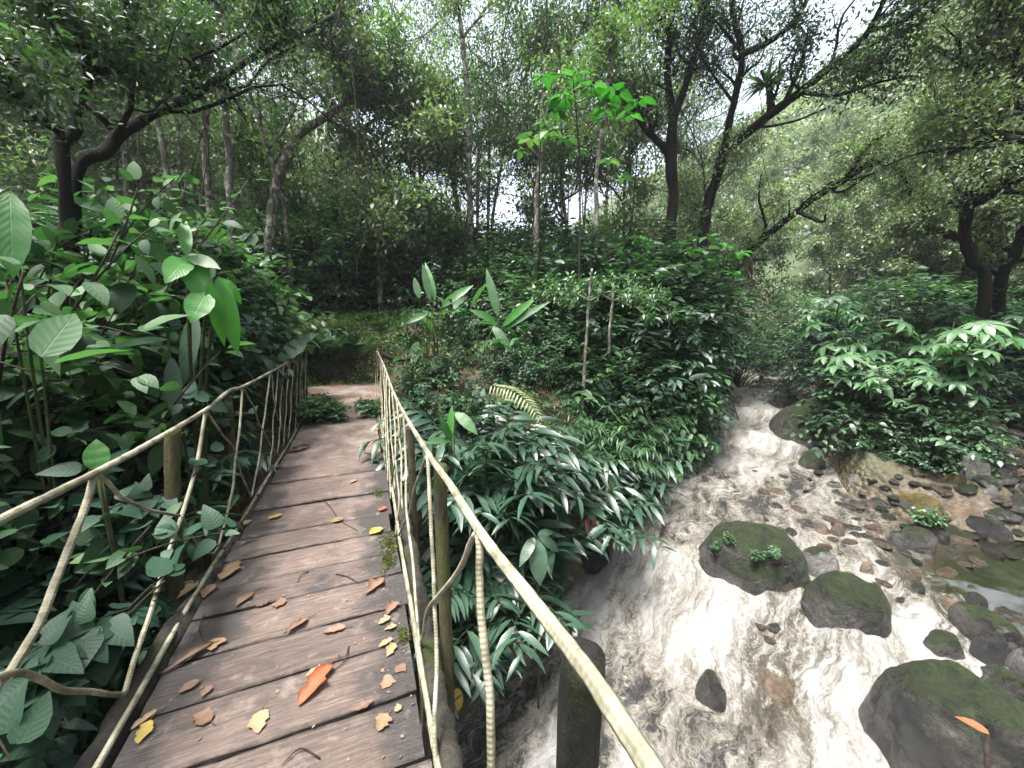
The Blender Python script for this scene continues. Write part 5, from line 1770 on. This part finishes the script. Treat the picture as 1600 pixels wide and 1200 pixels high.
traced_tree('mossy_tree', 'dark mossy tree with upright forked trunk at the head of the bush mass', 'darkbark', 'canopy', F_(1045, 450, 11), [
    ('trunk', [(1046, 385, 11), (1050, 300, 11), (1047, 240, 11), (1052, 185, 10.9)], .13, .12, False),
    ('limb', [(1052, 185, 10.9), (1042, 120, 10.8), (1046, 50, 10.6), (1060, -30, 10.3)], .10, .05, True),
    ('limb', [(1052, 188, 10.9), (1075, 120, 10.9), (1092, 60, 10.7), (1108, -10, 10.4)], .09, .04, True),
    ('limb', [(1047, 240, 11), (1015, 205, 10.8), (985, 165, 10.4), (950, 130, 9.9)], .09, .04, True),
    ('limb', [(1046, 45, 10.6), (1010, 10, 10.2), (960, -20, 9.6)], .06, .03, True)], 1, (9, 6), .42, 10, .095)
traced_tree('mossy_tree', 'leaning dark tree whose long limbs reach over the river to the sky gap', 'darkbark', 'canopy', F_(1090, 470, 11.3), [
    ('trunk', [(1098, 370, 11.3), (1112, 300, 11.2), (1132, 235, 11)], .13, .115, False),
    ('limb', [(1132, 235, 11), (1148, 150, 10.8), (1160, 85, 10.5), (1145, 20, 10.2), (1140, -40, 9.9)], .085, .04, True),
    ('limb', [(1132, 235, 11), (1190, 190, 10.5), (1250, 145, 10), (1310, 95, 9.5), (1355, 50, 9.1), (1385, -5, 8.8)], .105, .03, True),
    ('limb', [(1160, 85, 10.5), (1215, 58, 10.1), (1255, 15, 9.7), (1275, -40, 9.3)], .07, .03, True),
    ('limb', [(1205, 180, 10.4), (1200, 140, 10.3), (1190, 110, 10.3)], .08, .03, False),
    ('limb', [(1290, 112, 9.7), (1330, 108, 9.3), (1368, 94, 9.0)], .05, .02, True),
    ('limb', [(1225, 165, 10.2), (1250, 100, 9.9), (1262, 50, 9.7)], .05, .02, True),
    ('limb', [(1250, 145, 10), (1305, 150, 9.6), (1365, 130, 9.2), (1425, 118, 8.9)], .035, .012, True),
    ('limb', [(1160, 85, 10.5), (1122, 40, 10.2), (1092, -10, 9.9)], .04, .015, True),
    ('limb', [(1145, 160, 10.8), (1110, 112, 10.6), (1082, 60, 10.4)], .035, .012, True),
    ('limb', [(1355, 50, 9.1), (1410, 32, 8.8), (1465, -10, 8.5)], .03, .012, True),
    ('limb', [(1180, 200, 10.6), (1240, 190, 10.0), (1290, 170, 9.4)], .03, .012, False)], 2, (9, 6), .34, 5, .08)
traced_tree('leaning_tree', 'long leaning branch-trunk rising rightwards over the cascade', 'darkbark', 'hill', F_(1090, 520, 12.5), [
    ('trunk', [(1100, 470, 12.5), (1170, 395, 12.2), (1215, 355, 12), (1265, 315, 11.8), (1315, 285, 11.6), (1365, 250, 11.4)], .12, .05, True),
    ('limb', [(1318, 283, 11.6), (1335, 262, 11.5), (1355, 230, 11.3), (1390, 205, 11)], .06, .02, True),
    ('limb', [(1365, 250, 11.4), (1405, 265, 11), (1425, 305, 10.7)], .05, .02, True),
    ('limb', [(1245, 330, 11.9), (1285, 345, 11.5), (1290, 335, 11.4)], .05, .02, False)], 3, (8, 5), .28, 7, .09)
traced_tree('spreading_tree', 'broad spreading mossy tree on the right bank', 'darkbark', 'hill', F_(1545, 470, 14), [
    ('trunk', [(1540, 445, 14), (1522, 410, 13.9), (1507, 375, 13.8), (1510, 320, 13.6)], .11, .1, False),
    ('limb', [(1510, 320, 13.6), (1560, 298, 13), (1620, 262, 12.2), (1690, 230, 11.4)], .13, .06, True),
    ('limb', [(1500, 372, 13.8), (1460, 358, 13.3), (1420, 352, 12.9), (1388, 358, 12.6)], .09, .035, True),
    ('limb', [(1505, 330, 13.6), (1470, 310, 13.1), (1440, 325, 12.6), (1415, 338, 12.2)], .07, .02, True),
    ('limb', [(1510, 320, 13.6), (1530, 270, 13), (1590, 258, 12), (1660, 250, 11)], .09, .04, True),
    ('limb', [(1505, 320, 13.6), (1480, 270, 13.4), (1450, 220, 13), (1430, 170, 12.5)], .09, .03, True),
    ('limb', [(1515, 310, 13.6), (1540, 240, 13.2), (1570, 170, 12.6), (1580, 90, 11.8)], .1, .03, True)], 4, (9, 6), .36, 11, .085)
traced_tree('spreading_tree', 'second stem of the right bank trees standing behind the spreading tree', 'darkbark', 'hill', F_(1590, 470, 15.5), [
    ('trunk', [(1565, 450, 15.5), (1585, 400, 15.4), (1600, 350, 15.2), (1640, 280, 15)], .12, .08, True),
    ('limb', [(1600, 350, 15.2), (1570, 330, 14.8), (1530, 345, 14.3)], .06, .03, True)], 5, (9, 6), .4, 13, .13)
traced_tree('overhanging_tree', 'tree reaching in from the right edge with a drooping limb under the sky', 'darkbark', 'hill', (14.0, 0.8, gz(14, .8)), [
    ('trunk', [np.array([13.2, 1.2, 3.0]), np.array([12.2, 1.8, 5.0]), at(1700, 150, 10.5)], .2, .12, True),
    ('limb', [at(1700, 150, 10.5), at(1600, 132, 10.2), at(1530, 112, 10), at(1480, 85, 9.9), at(1440, 62, 9.8)], .09, .02, True),
    ('limb', [at(1700, 150, 10.5), at(1620, 60, 10), at(1560, 0, 9.6), at(1500, -60, 9)], .1, .03, True),
    ('limb', [np.array([12.2, 1.8, 5.0]), at(1640, 210, 9.8), at(1560, 215, 9.6), at(1480, 240, 9.5)], .09, .02, True),
    ('limb', [at(1720, 200, 10.3), at(1610, 172, 10), at(1530, 168, 9.8), at(1455, 185, 9.6)], .06, .015, True),
    ('limb', [at(1600, 132, 10.2), at(1570, 60, 9.8), at(1540, -20, 9.3)], .06, .02, True)], 6, (9, 6), .38, 12, .08)
traced_tree('leaning_tree', 'thick dark mossy limb leaning right across the upper left', 'darkbark', 'canopy', F_(90, 420, 5.6), [
    ('trunk', [(110, 330, 5.6), (170, 235, 5.7), (205, 200, 5.8), (265, 165, 6.0), (330, 128, 6.2), (400, 88, 6.4), (455, 62, 6.6), (520, 25, 6.9)], .062, .03, True),
    ('limb', [(288, 150, 6.1), (293, 118, 6.1), (290, 90, 6.0), (300, 40, 5.9)], .035, .015, True),
    ('limb', [(350, 115, 6.25), (365, 150, 6.4), (385, 190, 6.6)], .03, .012, False),
    ('limb', [(400, 88, 6.4), (420, 40, 6.3), (425, -20, 6.1)], .035, .015, True)], 7, (12, 6), .28, 9, .065)
traced_tree('forked_tree', 'black-barked forked tree above the left broadleaf thicket', 'darkbark', 'canopy', F_(95, 420, 4.9), [
    ('trunk', [(103, 300, 4.9), (110, 215, 4.95), (125, 165, 5), (140, 113, 5)], .045, .038, False),
    ('limb', [(140, 113, 5), (125, 70, 4.9), (100, 30, 4.8), (60, -20, 4.6)], .04, .02, True),
    ('limb', [(145, 110, 5), (165, 106, 5.1), (180, 75, 5.2), (205, 45, 5.3), (215, 0, 5.3)], .035, .015, True),
    ('limb', [(150, 110, 5), (190, 110, 5.2), (235, 118, 5.5)], .02, .008, True),
    ('limb', [(110, 215, 4.95), (60, 180, 4.7), (20, 120, 4.4), (-30, 90, 4.2)], .035, .015, True)], 8, (9, 6), .4, 9, .062)
traced_tree('leaning_tree', 'pale-footed tree with a dark crooked top leaning right behind the left thicket', 'midbark', 'canopy', F_(420, 450, 12), [
    ('trunk', [(421, 440, 12), (424, 340, 12), (440, 268, 11.9), (465, 210, 11.8)], .12, .11, False),
    ('limb', [(465, 210, 11.8), (500, 188, 11.6), (540, 160, 11.4), (570, 128, 11.2), (600, 90, 10.8)], .1, .03, True),
    ('limb', [(540, 158, 11.4), (565, 152, 11.3), (605, 155, 11.1)], .06, .02, True),
    ('limb', [(548, 150, 11.3), (530, 110, 11.2), (518, 60, 11), (525, 0, 10.6)], .05, .02, True)], 9, (9, 6), .42, 9, .09)
traced_tree('crooked_tree', 'crooked mossy tree arching behind the dark bushes of the bank', 'darkbark', 'canopy', F_(520, 330, 13.5), [
    ('trunk', [(525, 260, 13.5), (565, 205, 13.3), (608, 178, 13), (650, 180, 12.8)], .085, .03, True),
    ('limb', [(608, 178, 13), (600, 120, 12.8), (570, 60, 12.4), (560, 0, 12)], .05, .02, True),
    ('limb', [(600, 192, 13), (640, 195, 12.8), (662, 182, 12.6)], .05, .02, True)], 10, (9, 6), .45, 9, .095)
thin = [
    ('slender_tree', 'slender mid-brown trunk left of the pale-footed leaning tree', 'midbark', [(360, 345, 10), (358, 250, 10), (352, 150, 9.9), (342, 40, 9.6), (335, -60, 9.3)], .075),
    ('slender_tree', 'slender pale trunk at the back of the left thicket', 'midbark', [(326, 330, 11), (322, 220, 11), (316, 110, 10.8), (318, 0, 10.5)], .07),
    ('slender_tree', 'leftmost of the cluster of pale slender trunks behind the plantains', 'palebark', [(724, 430, 13), (716, 340, 13), (706, 270, 13), (690, 180, 12.8)], .085),
    ('slender_tree', 'thickest of the cluster of pale slender trunks behind the plantains', 'palebark', [(738, 435, 12), (735, 330, 12), (733, 200, 12), (722, 60, 11.8), (712, -40, 11.5)], .09),
    ('slender_tree', 'rightmost of the cluster of pale slender trunks behind the plantains', 'palebark', [(760, 410, 13), (763, 330, 13), (765, 200, 13), (770, 60, 12.6)], .06),
    ('slender_tree', 'greyish slender trunk between the two thicker pale trunks', 'midbark', [(747, 420, 14), (746, 320, 14), (748, 230, 14), (744, 100, 14)], .06),
    ('slender_tree', 'straight pale trunk with a dark side branch above the bush mass', 'palebark', [(838, 390, 11), (839, 300, 11), (845, 250, 11), (851, 130, 10.6), (848, 20, 10.2)], .08),
    ('slender_tree', 'tall white-lichened trunk rising past the bright sapling leaves', 'palebark', [(931, 395, 9.5), (932, 300, 9.5), (940, 220, 9.5), (950, 130, 9.3), (958, 40, 9)], .055),
    ('slender_tree', 'thin pale trunk far back between the lichened trunk and the dark tree', 'palebark', [(985, 380, 13), (986, 330, 13), (984, 250, 13), (980, 150, 13)], .06),
]
for i, (nm, lab, bark, pix, r0) in enumerate(thin):
    traced_tree(nm, lab, bark, 'canopy_pale' if i % 2 else 'canopy', F_(pix[0][0], pix[0][1] + 40, pix[0][2]), [('trunk', pix[:-1], r0, r0 * .75, False), ('limb', pix[-2:], r0 * .72, r0 * .3, True),
                ('limb', [pix[-2], tuple(np.array(pix[-2]) + [45, -60, -.6]), tuple(np.array(pix[-2]) + [80, -130, -1.4])], r0 * .4, r0 * .15, True),
                ('limb', [pix[-3], tuple(np.array(pix[-3]) + [-40, -50, -.3]), tuple(np.array(pix[-3]) + [-75, -110, -1.0])], r0 * .35, r0 * .12, True)], 30 + i, (8, 5), .5, 7, .1)
for nm, lab, pix, r0 in [('sapling', 'lichen-spotted sapling stem standing out of the ginger bank', [(911, 612, 6.3), (916, 545, 6.3), (921, 470, 6.3), (925, 420, 6.2)], .026),
                         ('sapling', 'thin lichened stem right of the lichen-spotted sapling', [(951, 580, 7.2), (953, 520, 7.2), (958, 470, 7.2), (960, 430, 7.1)], .03)]:
    t = traced_tree(nm, lab, 'palebark', 'lush', F_(pix[0][0], pix[0][1] + 30, pix[0][2]), [('trunk', pix, r0, r0 * .6, False),
                    ('limb', [pix[-2], tuple(np.array(pix[-2]) + [-40, -20, -.3]), tuple(np.array(pix[-2]) + [-70, 5, -.6])], r0 * .4, .006, True),
                    ('limb', [pix[-2], tuple(np.array(pix[-2]) + [40, -15, -.3]), tuple(np.array(pix[-2]) + [85, 20, -.6])], r0 * .4, .006, True)], 60, (5, 3), .4, 5, .10, spread=.06)


def sapling(label, foot, stem, whorls, mat, r0=.02):
    foot = np.array(foot)
    t = thing('sapling', label, 'sapling', tuple(foot))
    P = smooth_path(np.vstack([[0, 0, 0], [at(*p) - foot for p in stem]]), 24)
    S = Geo()
    tube(S, P, np.linspace(r0, r0 * .4, 24), 7, .4)
    G = Geo()
    for (px, py, d), n, L in whorls:
        c = at(px, py, d) - foot
        i = np.argmin(np.linalg.norm(P - c, axis=1))
        tube(S, smooth_path([P[i], (P[i] + c) / 2 + [0, 0, .04], c], 8), np.linspace(r0 * .35, .004, 8), 5, .4)
        a = np.linspace(0, 6.28, n, endpoint=False) + rng.uniform(0, 1)
        dd = np.stack([np.cos(a), np.sin(a), rng.uniform(-.35, .25, n)], -1)
        leaves(G, OVATE, c + norm(dd) * .05, dd, np.array([0, 0, 1]) + rng.normal(size=(n, 3)) * .2, L * rng.uniform(.75, 1.2, n), .3, rng.uniform(.15, .5, n), rng.uniform(0, 1, n))
    S.obj('trunk', M['twig'], t)
    G.obj('foliage', M[mat], t)


sapling('sapling with big bright leaves against the sky above the bush mass', F_(906, 420, 7.5), [(906, 360, 7.5), (905, 250, 7.5), (900, 170, 7.4), (895, 120, 7.3)],
        [((850, 120, 7.3), 6, .24), ((880, 150, 7.2), 7, .26), ((925, 135, 7.2), 7, .28), ((965, 145, 7.2), 6, .28), ((1000, 155, 7.4), 5, .24), ((900, 115, 7.3), 6, .2), ((945, 170, 7.3), 6, .24),
         ((870, 175, 7.4), 6, .2), ((980, 180, 7.6), 5, .22)], 'bright', .022)
sapling('sapling with layered green leaves left of the big bright-leaved one', F_(842, 420, 8.5), [(842, 330, 8.5), (843, 250, 8.4), (845, 215, 8.4)],
        [((830, 215, 8.3), 7, .26), ((860, 205, 8.2), 7, .26), ((885, 215, 8.3), 6, .24), ((905, 235, 8.2), 6, .22), ((815, 235, 8.5), 6, .22), ((850, 190, 8.4), 6, .2), ((950, 250, 8.4), 6, .22), ((970, 275, 8.5), 6, .2)], 'lush', .022)
for px, py, d, m in [(1135, 400, 9.5, 'bright'), (1105, 385, 9.8, 'lush'), (1000, 385, 9.0, 'bright'), (1060, 395, 9.5, 'bright')]:
    sapling({1135: 'bright big-leaved sapling beside the hanging dry straps', 1105: 'green big-leaved sapling under the leaning dark tree', 1000: 'yellow-green sapling topping the bush mass', 1060: 'bright low sapling at the foot of the dark mossy tree'}[px],
            F_(px, py + 60, d), [(px, py + 20, d), (px, py, d)], [((px - 25, py + 5, d), 6, .2), ((px + 20, py - 5, d), 6, .22), ((px, py - 15, d), 6, .2), ((px + 10, py + 25, d - .3), 6, .2)], m, .014)

# epiphytes on the limbs
def strap_plant(name, label, px, py, d, n, L, mat, spread=1.0, down=.0, size=.06):
    c = at(px, py, d)
    G = Geo()
    a = rng.uniform(0, 6.28, n)
    dd = np.stack([np.cos(a), np.sin(a), rng.uniform(.1, 1.3, n) - down * 2.6], -1) * [spread, spread, 1]
    leaves(G, STRAP, np.zeros((n, 3)), dd, np.array([0, 0, 1]) + rng.normal(size=(n, 3)) * .2, L * rng.uniform(.6, 1.2, n), size, rng.uniform(.2, .7, n), rng.uniform(0, 1, n))
    o = G.obj(name, M[mat])
    o.location = c
    return tag(o, label, 'plant')


strap_plant('bromeliad', 'yellow bromeliad perched on the limb below the upper right sky gap', 1562, 108, 10.1, 40, .42, 'brom')
strap_plant('bromeliad', 'yellow bromeliad with dry skirts on the lower right limb', 1508, 196, 9.6, 40, .38, 'brom')
strap_plant('bromeliad', 'small yellow bromeliad just above the skirted one', 1500, 172, 9.7, 22, .28, 'brom')
strap_plant('bromeliad', 'brown hanging straps of the dry bromeliad under the yellow one', 1508, 202, 9.6, 26, .4, 'deadstrap', .5, .8)
strap_plant('bromeliad', 'dry strap-leaved bromeliad hanging from the leaning branch-trunk', 1172, 398, 11.8, 40, .6, 'deadstrap', .45, .85)
strap_plant('bromeliad', 'green bromeliad rosette on top of the dry hanging straps', 1178, 385, 11.9, 30, .55, 'lush')
strap_plant('bromeliad', 'yellow bromeliad glimpsed in the canopy behind the crooked tree', 652, 228, 12.5, 34, .5, 'brom')
strap_plant('bromeliad', 'dark epiphyte clump on the stub of the leaning dark tree', 1196, 135, 10.3, 60, .5, 'canopy')

for i in range(18):
    px = 150 + 1000 * (i + r1.uniform(.1, .9)) / 18
    dd = r1.uniform(7.5, 12)
    x1 = px + r1.uniform(-90, 90)
    G = Geo()
    P = smooth_path([at(px, -40, dd), at((px + x1) / 2 + r1.uniform(-30, 30), r1.uniform(60, 130), dd + .3), at(x1, r1.uniform(170, 330), dd + .4), at(x1 + r1.uniform(-30, 30), 440, dd + .6)], 40)
    q = np.linspace(0, 9, 40)
    P = P + .08 * np.stack([fbm(q * .6 + i * 7, i, 1, 3), fbm(q * .6 + i * 7, i, 5, 3), 0 * q], -1)
    tube(G, P, np.linspace(.012, .008, 40) * r1.uniform(.7, 1.5), 5, .5)
    tag(G.obj('liana', M['twig']), 'thin brown liana hanging among the trunks beyond the bridge', 'vine', 'lianas among the trunks')
# --- forest trees on the slopes, alike
def make_forest_tree(seed, bark, leafmat, H=9.0, low=.42, k=7, leaf=.13, nch=(12, 5), r0=.1):
    r = np.random.default_rng(seed)
    P = smooth_path([(0, 0, -.4), (r.normal() * .15, r.normal() * .15, H * .35), (r.normal() * .3, r.normal() * .3, H * .7), (r.normal() * .5, r.normal() * .5, H)], 22)
    G = Geo()
    tips = []
    tube(G, P, np.linspace(r0, r0 * .25, 22), 9, .5, True, .1)
    Lb = Geo()
    for j in range(11):
        t = low + (1 - low) * (j + r.uniform(0, 1)) / 11
        i = min(int(t * 21), 21)
        a = r.uniform(0, 6.28)
        d = norm([math.cos(a), math.sin(a), r.uniform(.25, .9)])
        l = H * .34 * (1.15 - .6 * abs(t - .6)) * r.uniform(.7, 1.1)
        s = np.linspace(0, 1, 9)[:, None]
        Q = P[i] + d * l * s + perp(d, r) * l * .12 * np.sin(s * 4) + np.array([0, 0, .15 * l]) * s ** 2
        grow(Lb, Q, r0 * .4, .012, 0, 2, tips, r, (6, 4), .42, .2, 6)
    C = crown(tips, r, k, leaf, leafmat, .2)
    return H, [('trunk', G.mesh('trunk', M[bark])), ('limbs', Lb.mesh('limbs', M[bark])), ('crown', C.mesh('crown', M[leafmat]))]


for s, (b, l) in enumerate([('midbark', 'canopy'), ('palebark', 'canopy_pale'), ('palebark', 'canopy_pale'), ('midbark', 'canopy')]):
    proto('forest_tree', *make_forest_tree(300 + s, b, l, 9.5, .48, 7, .095, (11, 5), .075))
for s in range(3):
    proto('low_tree', *make_forest_tree(310 + s, 'midbark', ['canopy_pale', 'hill', 'canopy_pale'][s], 5.5, .2, 7, .13, (10, 5), .07))
for s in range(2):
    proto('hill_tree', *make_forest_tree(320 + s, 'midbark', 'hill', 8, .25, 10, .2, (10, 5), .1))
NAMES.update(forest_tree=('forest_tree', 'tree'), low_tree=('understory_tree', 'tree'), hill_tree=('hillside_tree', 'tree'))


def tree_at(kind, px, d, s, label, group):
    r = ray(px, 500)
    q = EYE + r * (d / math.hypot(r[0], r[1]))
    H, parts = PROTO[kind][r1.integers(len(PROTO[kind]))]
    nm, cat = NAMES[kind]
    t = thing(nm, label, cat, (q[0], q[1], gz(q[0], q[1])), group, r1.uniform(0, 6.28), (s, s, s * r1.uniform(.9, 1.15)))
    for pn, me in parts:
        link(bpy.data.objects.new(pn, me), t)


for i in range(22):
    tree_at('forest_tree', -60 + 1160 * (i + r1.uniform(.1, .9)) / 22, r1.uniform(12, 21), r1.uniform(.8, 1.15), 'slender forest tree in the wood beyond the bridge', 'forest trees beyond the bridge')
for i in range(16):
    tree_at('low_tree', -100 + 1250 * (i + r1.uniform(.1, .9)) / 16, r1.uniform(11, 20), r1.uniform(.8, 1.2), 'low understory tree between the trunks beyond the bridge', 'understory trees beyond the bridge')
for i in range(12):
    tree_at('forest_tree', -60 + 1160 * (i + r1.uniform(.1, .9)) / 12, r1.uniform(21, 34), r1.uniform(1.0, 1.4), 'slender forest tree in the wood beyond the bridge', 'forest trees beyond the bridge')
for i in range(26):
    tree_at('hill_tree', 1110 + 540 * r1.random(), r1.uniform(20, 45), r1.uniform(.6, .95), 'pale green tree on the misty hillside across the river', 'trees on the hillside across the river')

# wooded slope right of the frame: unseen trees added for the side stream to mirror
for i in range(9):
    az, dd = R(80 + 30 * (i + r1.uniform(.2, .8)) / 9), r1.uniform(10.5, 16)
    x, y = dd * math.sin(az), dd * math.cos(az)
    H, parts = PROTO['low_tree'][i % 3]
    t = thing('understory_tree', 'unseen leafy tree right of the frame, added for the side stream to mirror', 'tree', (x, y, gz(x, y)), 'unseen trees added on the slope beyond the side stream', r1.uniform(0, 6.28), r1.uniform(.8, 1.1))
    for pn, me in parts:
        link(bpy.data.objects.new(pn, me), t)

# --- far woods: one mass
def scatter_xy(n, r0, r1_, a0, a1):
    rr = np.sqrt(rng.uniform(r0 ** 2, r1_ ** 2, n))
    a = rng.uniform(a0, a1, n)
    return rr * np.sin(a), rr * np.cos(a)


G = Geo()
cx, cy = scatter_xy(2000, 15, 95, R(-40), R(108))
m = (np.hypot(cx, cy) > 26) | (sdist(cx, cy, LB) > 6) | (-sdist(cx, cy, KB) > 3.5)
m &= (sdist(cx, cy, LB) > 1.5) | (-sdist(cx, cy, KB) > 1.5) | (np.hypot(cx, cy) > 30)
m &= (np.hypot(cx, cy) > 20) | (np.arctan2(cx, cy) > R(80))
cx, cy = cx[m], cy[m]
cz = ground(cx, cy)
for x, y, z in zip(cx, cy, cz):
    D = math.hypot(x, y)
    n = int(420 if D < 40 else 260 if D < 65 else 150)
    rad = rng.uniform(1.6, 3.2)
    d = rnd_dirs(n, .25)
    P = np.array([x, y, z + rng.uniform(.5, 2.6)]) + d * rad * rng.uniform(.55, 1.0, (n, 1)) * [1, 1, .8]
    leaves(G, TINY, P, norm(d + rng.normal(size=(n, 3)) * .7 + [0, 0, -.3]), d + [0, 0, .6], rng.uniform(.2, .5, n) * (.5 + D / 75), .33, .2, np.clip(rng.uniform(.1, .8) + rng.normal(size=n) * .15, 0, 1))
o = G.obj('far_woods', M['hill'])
o['kind'] = 'stuff'
o['label'] = 'pale wooded hillside closing the valley'

# --- creepers and low herbs covering the banks: one mass
G = Geo()
n = 60000
x, y = scatter_xy(n, 3, 26, R(-60), R(70))
d = sdist(x, y, LB)
keep = (d > .25) & ~((np.abs(x + .38) < .75 + .3 * sst(7, 9, y)) & (y < 10.1) & (y > 0)) & (fbm(x * .9, y * .9, 4, 3) > -.35)
x, y = x[keep], y[keep]
z = ground(x, y)
n = len(x)
leaves(G, SMALL, np.stack([x, y, z + rng.uniform(.0, .12, n)], -1), rnd_dirs(n, .1), np.array([0, 0, 1]) + rng.normal(size=(n, 3)) * .4, rng.uniform(.05, .12, n), .33, .2, np.clip(.45 + .35 * fbm(x * 1.3, y * 1.3, 2) + rng.normal(size=n) * .15, 0, 1))
n = 26000
x, y = rng.uniform(-4, 3, n), rng.uniform(9.4, 13, n)
keep = (fbm(x * 1.1, y * 1.1, 6, 3) > -.5)
x, y = x[keep], y[keep]
n = len(x)
leaves(G, TINY, np.stack([x, y, ground(x, y) + rng.uniform(.0, .07, n)], -1), rnd_dirs(n, .4), np.array([0, 0, 1]) + rng.normal(size=(n, 3)) * .5, rng.uniform(.04, .1, n), .35, .2, np.clip(.75 + .35 * fbm(x * 1.3, y * 1.3, 2) + rng.normal(size=n) * .15, 0, 1))
o = G.obj('ground_cover', M['cover'])
o['kind'] = 'stuff'
o['label'] = 'creepers and low herbs covering the forest floor'

# logs at the mossy bank and stream
def log(name, label, pts, r, mat):
    G = Geo()
    tube(G, smooth_path(pts, 40), np.linspace(r, r * .75, 40), 12, .5, True, .2)
    tag(G.obj(name, M[mat]), label, 'log')


log('fallen_log', 'fallen mossy log behind the far end of the left railing', [at(372, 560, 8.6), at(410, 568, 8.8), at(455, 572, 9.2)], .09, 'midbark')
log('fallen_log', 'dark fallen branch right of the path beyond the railing end', [at(595, 552, 8.3), at(620, 562, 8.0), at(650, 560, 7.8)], .05, 'darkbark')
log('fallen_log', 'short dark log standing in the rapids at the head of the cascade', [onz(1187, 584, -.25), onz(1192, 594, -.35), onz(1198, 604, -.55)], .05, 'darkbark')
log('fallen_branch', 'thin bare branch dangling over the left of the cascade', [at(1136, 590, 8.8), at(1142, 620, 8.4), at(1146, 632, 8.2), at(1153, 655, 8.0)], .018, 'darkbark')
log('stick', 'red-tipped stick standing at the lower right corner', [at(1543, 1215, 2.9), at(1542, 1172, 3.0), at(1543, 1147, 3.05)], .012, 'twig')
G = Geo()
leaves(G, OVATE, (0, 0, 0), at(1524, 1134, 3.05) - at(1546, 1148, 3.05), [0, 0, 1], .12, .25, .2, .5)
o = G.obj('dead_leaf', M['orange'])
o.location = at(1546, 1147, 3.05)
tag(o, 'orange dead leaf on the tip of the corner stick', 'leaf')

# ------------------------------------------------------------------ the damp air of the valley
bm = bmesh.new()
bmesh.ops.create_cube(bm, size=1)
me = bpy.data.meshes.new('haze')
bm.to_mesh(me)
bm.free()
hz = link(bpy.data.objects.new('haze', me))
hz.scale = (320, 300, 90)
hz.location = (15, 30, 35)
hz['kind'] = 'stuff'
hz['label'] = 'thin pale haze filling the valley'
k = NT('damp_air')
k.t.links.new(k.n('ShaderNodeVolumePrincipled', {'Color': (.9, .95, 1.0), 'Density': HAZE, 'Anisotropy': .2}).outputs[0], k.out.inputs[1])
me.materials.append(k.m)

# ------------------------------------------------------------------ light, sky, camera
w = bpy.data.worlds.new('World')
sc.world = w
w.use_nodes = True
nt = w.node_tree
bg = nt.nodes['Background']
sky = nt.nodes.new('ShaderNodeTexSky')
sky.sky_type = 'NISHITA'
sky.sun_disc = False
SUN_EL, SUN_AZ = R(73), R(250)
sky.sun_elevation = SUN_EL
sky.sun_rotation = SUN_AZ
sky.air_density, sky.dust_density, sky.ozone_density = 1.0, 6.0, 1.0
hs = nt.nodes.new('ShaderNodeHueSaturation')
hs.inputs['Saturation'].default_value = .6
nt.links.new(sky.outputs[0], hs.inputs['Color'])
nt.links.new(hs.outputs[0], bg.inputs['Color'])
bg.inputs['Strength'].default_value = .11
L = bpy.data.lights.new('sun', 'SUN')
L.energy = 2.5
L.angle = R(13)
L.color = (1, .97, .93)
lo = link(bpy.data.objects.new('sun', L))
dv = Vector((math.sin(SUN_AZ) * math.cos(SUN_EL), math.cos(SUN_AZ) * math.cos(SUN_EL), math.sin(SUN_EL)))
lo.rotation_euler = dv.to_track_quat('Z', 'Y').to_euler()

cam = bpy.data.cameras.new('camera')
cam.sensor_width = 36
cam.lens = 36 * F / 1600
cam.clip_start, cam.clip_end = .05, 1000
co = link(bpy.data.objects.new('camera', cam))
mm = Matrix((CR, CU, -CF)).transposed().to_4x4()
mm.translation = EYE
co.matrix_world = mm
sc.camera = co
sc.view_settings.view_transform = 'Standard'
sc.view_settings.look = 'None'
sc.view_settings.exposure = 2.5
sc.view_settings.gamma = 1
cy_ = sc.cycles
cy_.max_bounces, cy_.diffuse_bounces, cy_.glossy_bounces, cy_.transmission_bounces, cy_.transparent_max_bounces = 6, 3, 3, 4, 6
cy_.use_denoising = DENOISE
cy_.sample_clamp_indirect = 6
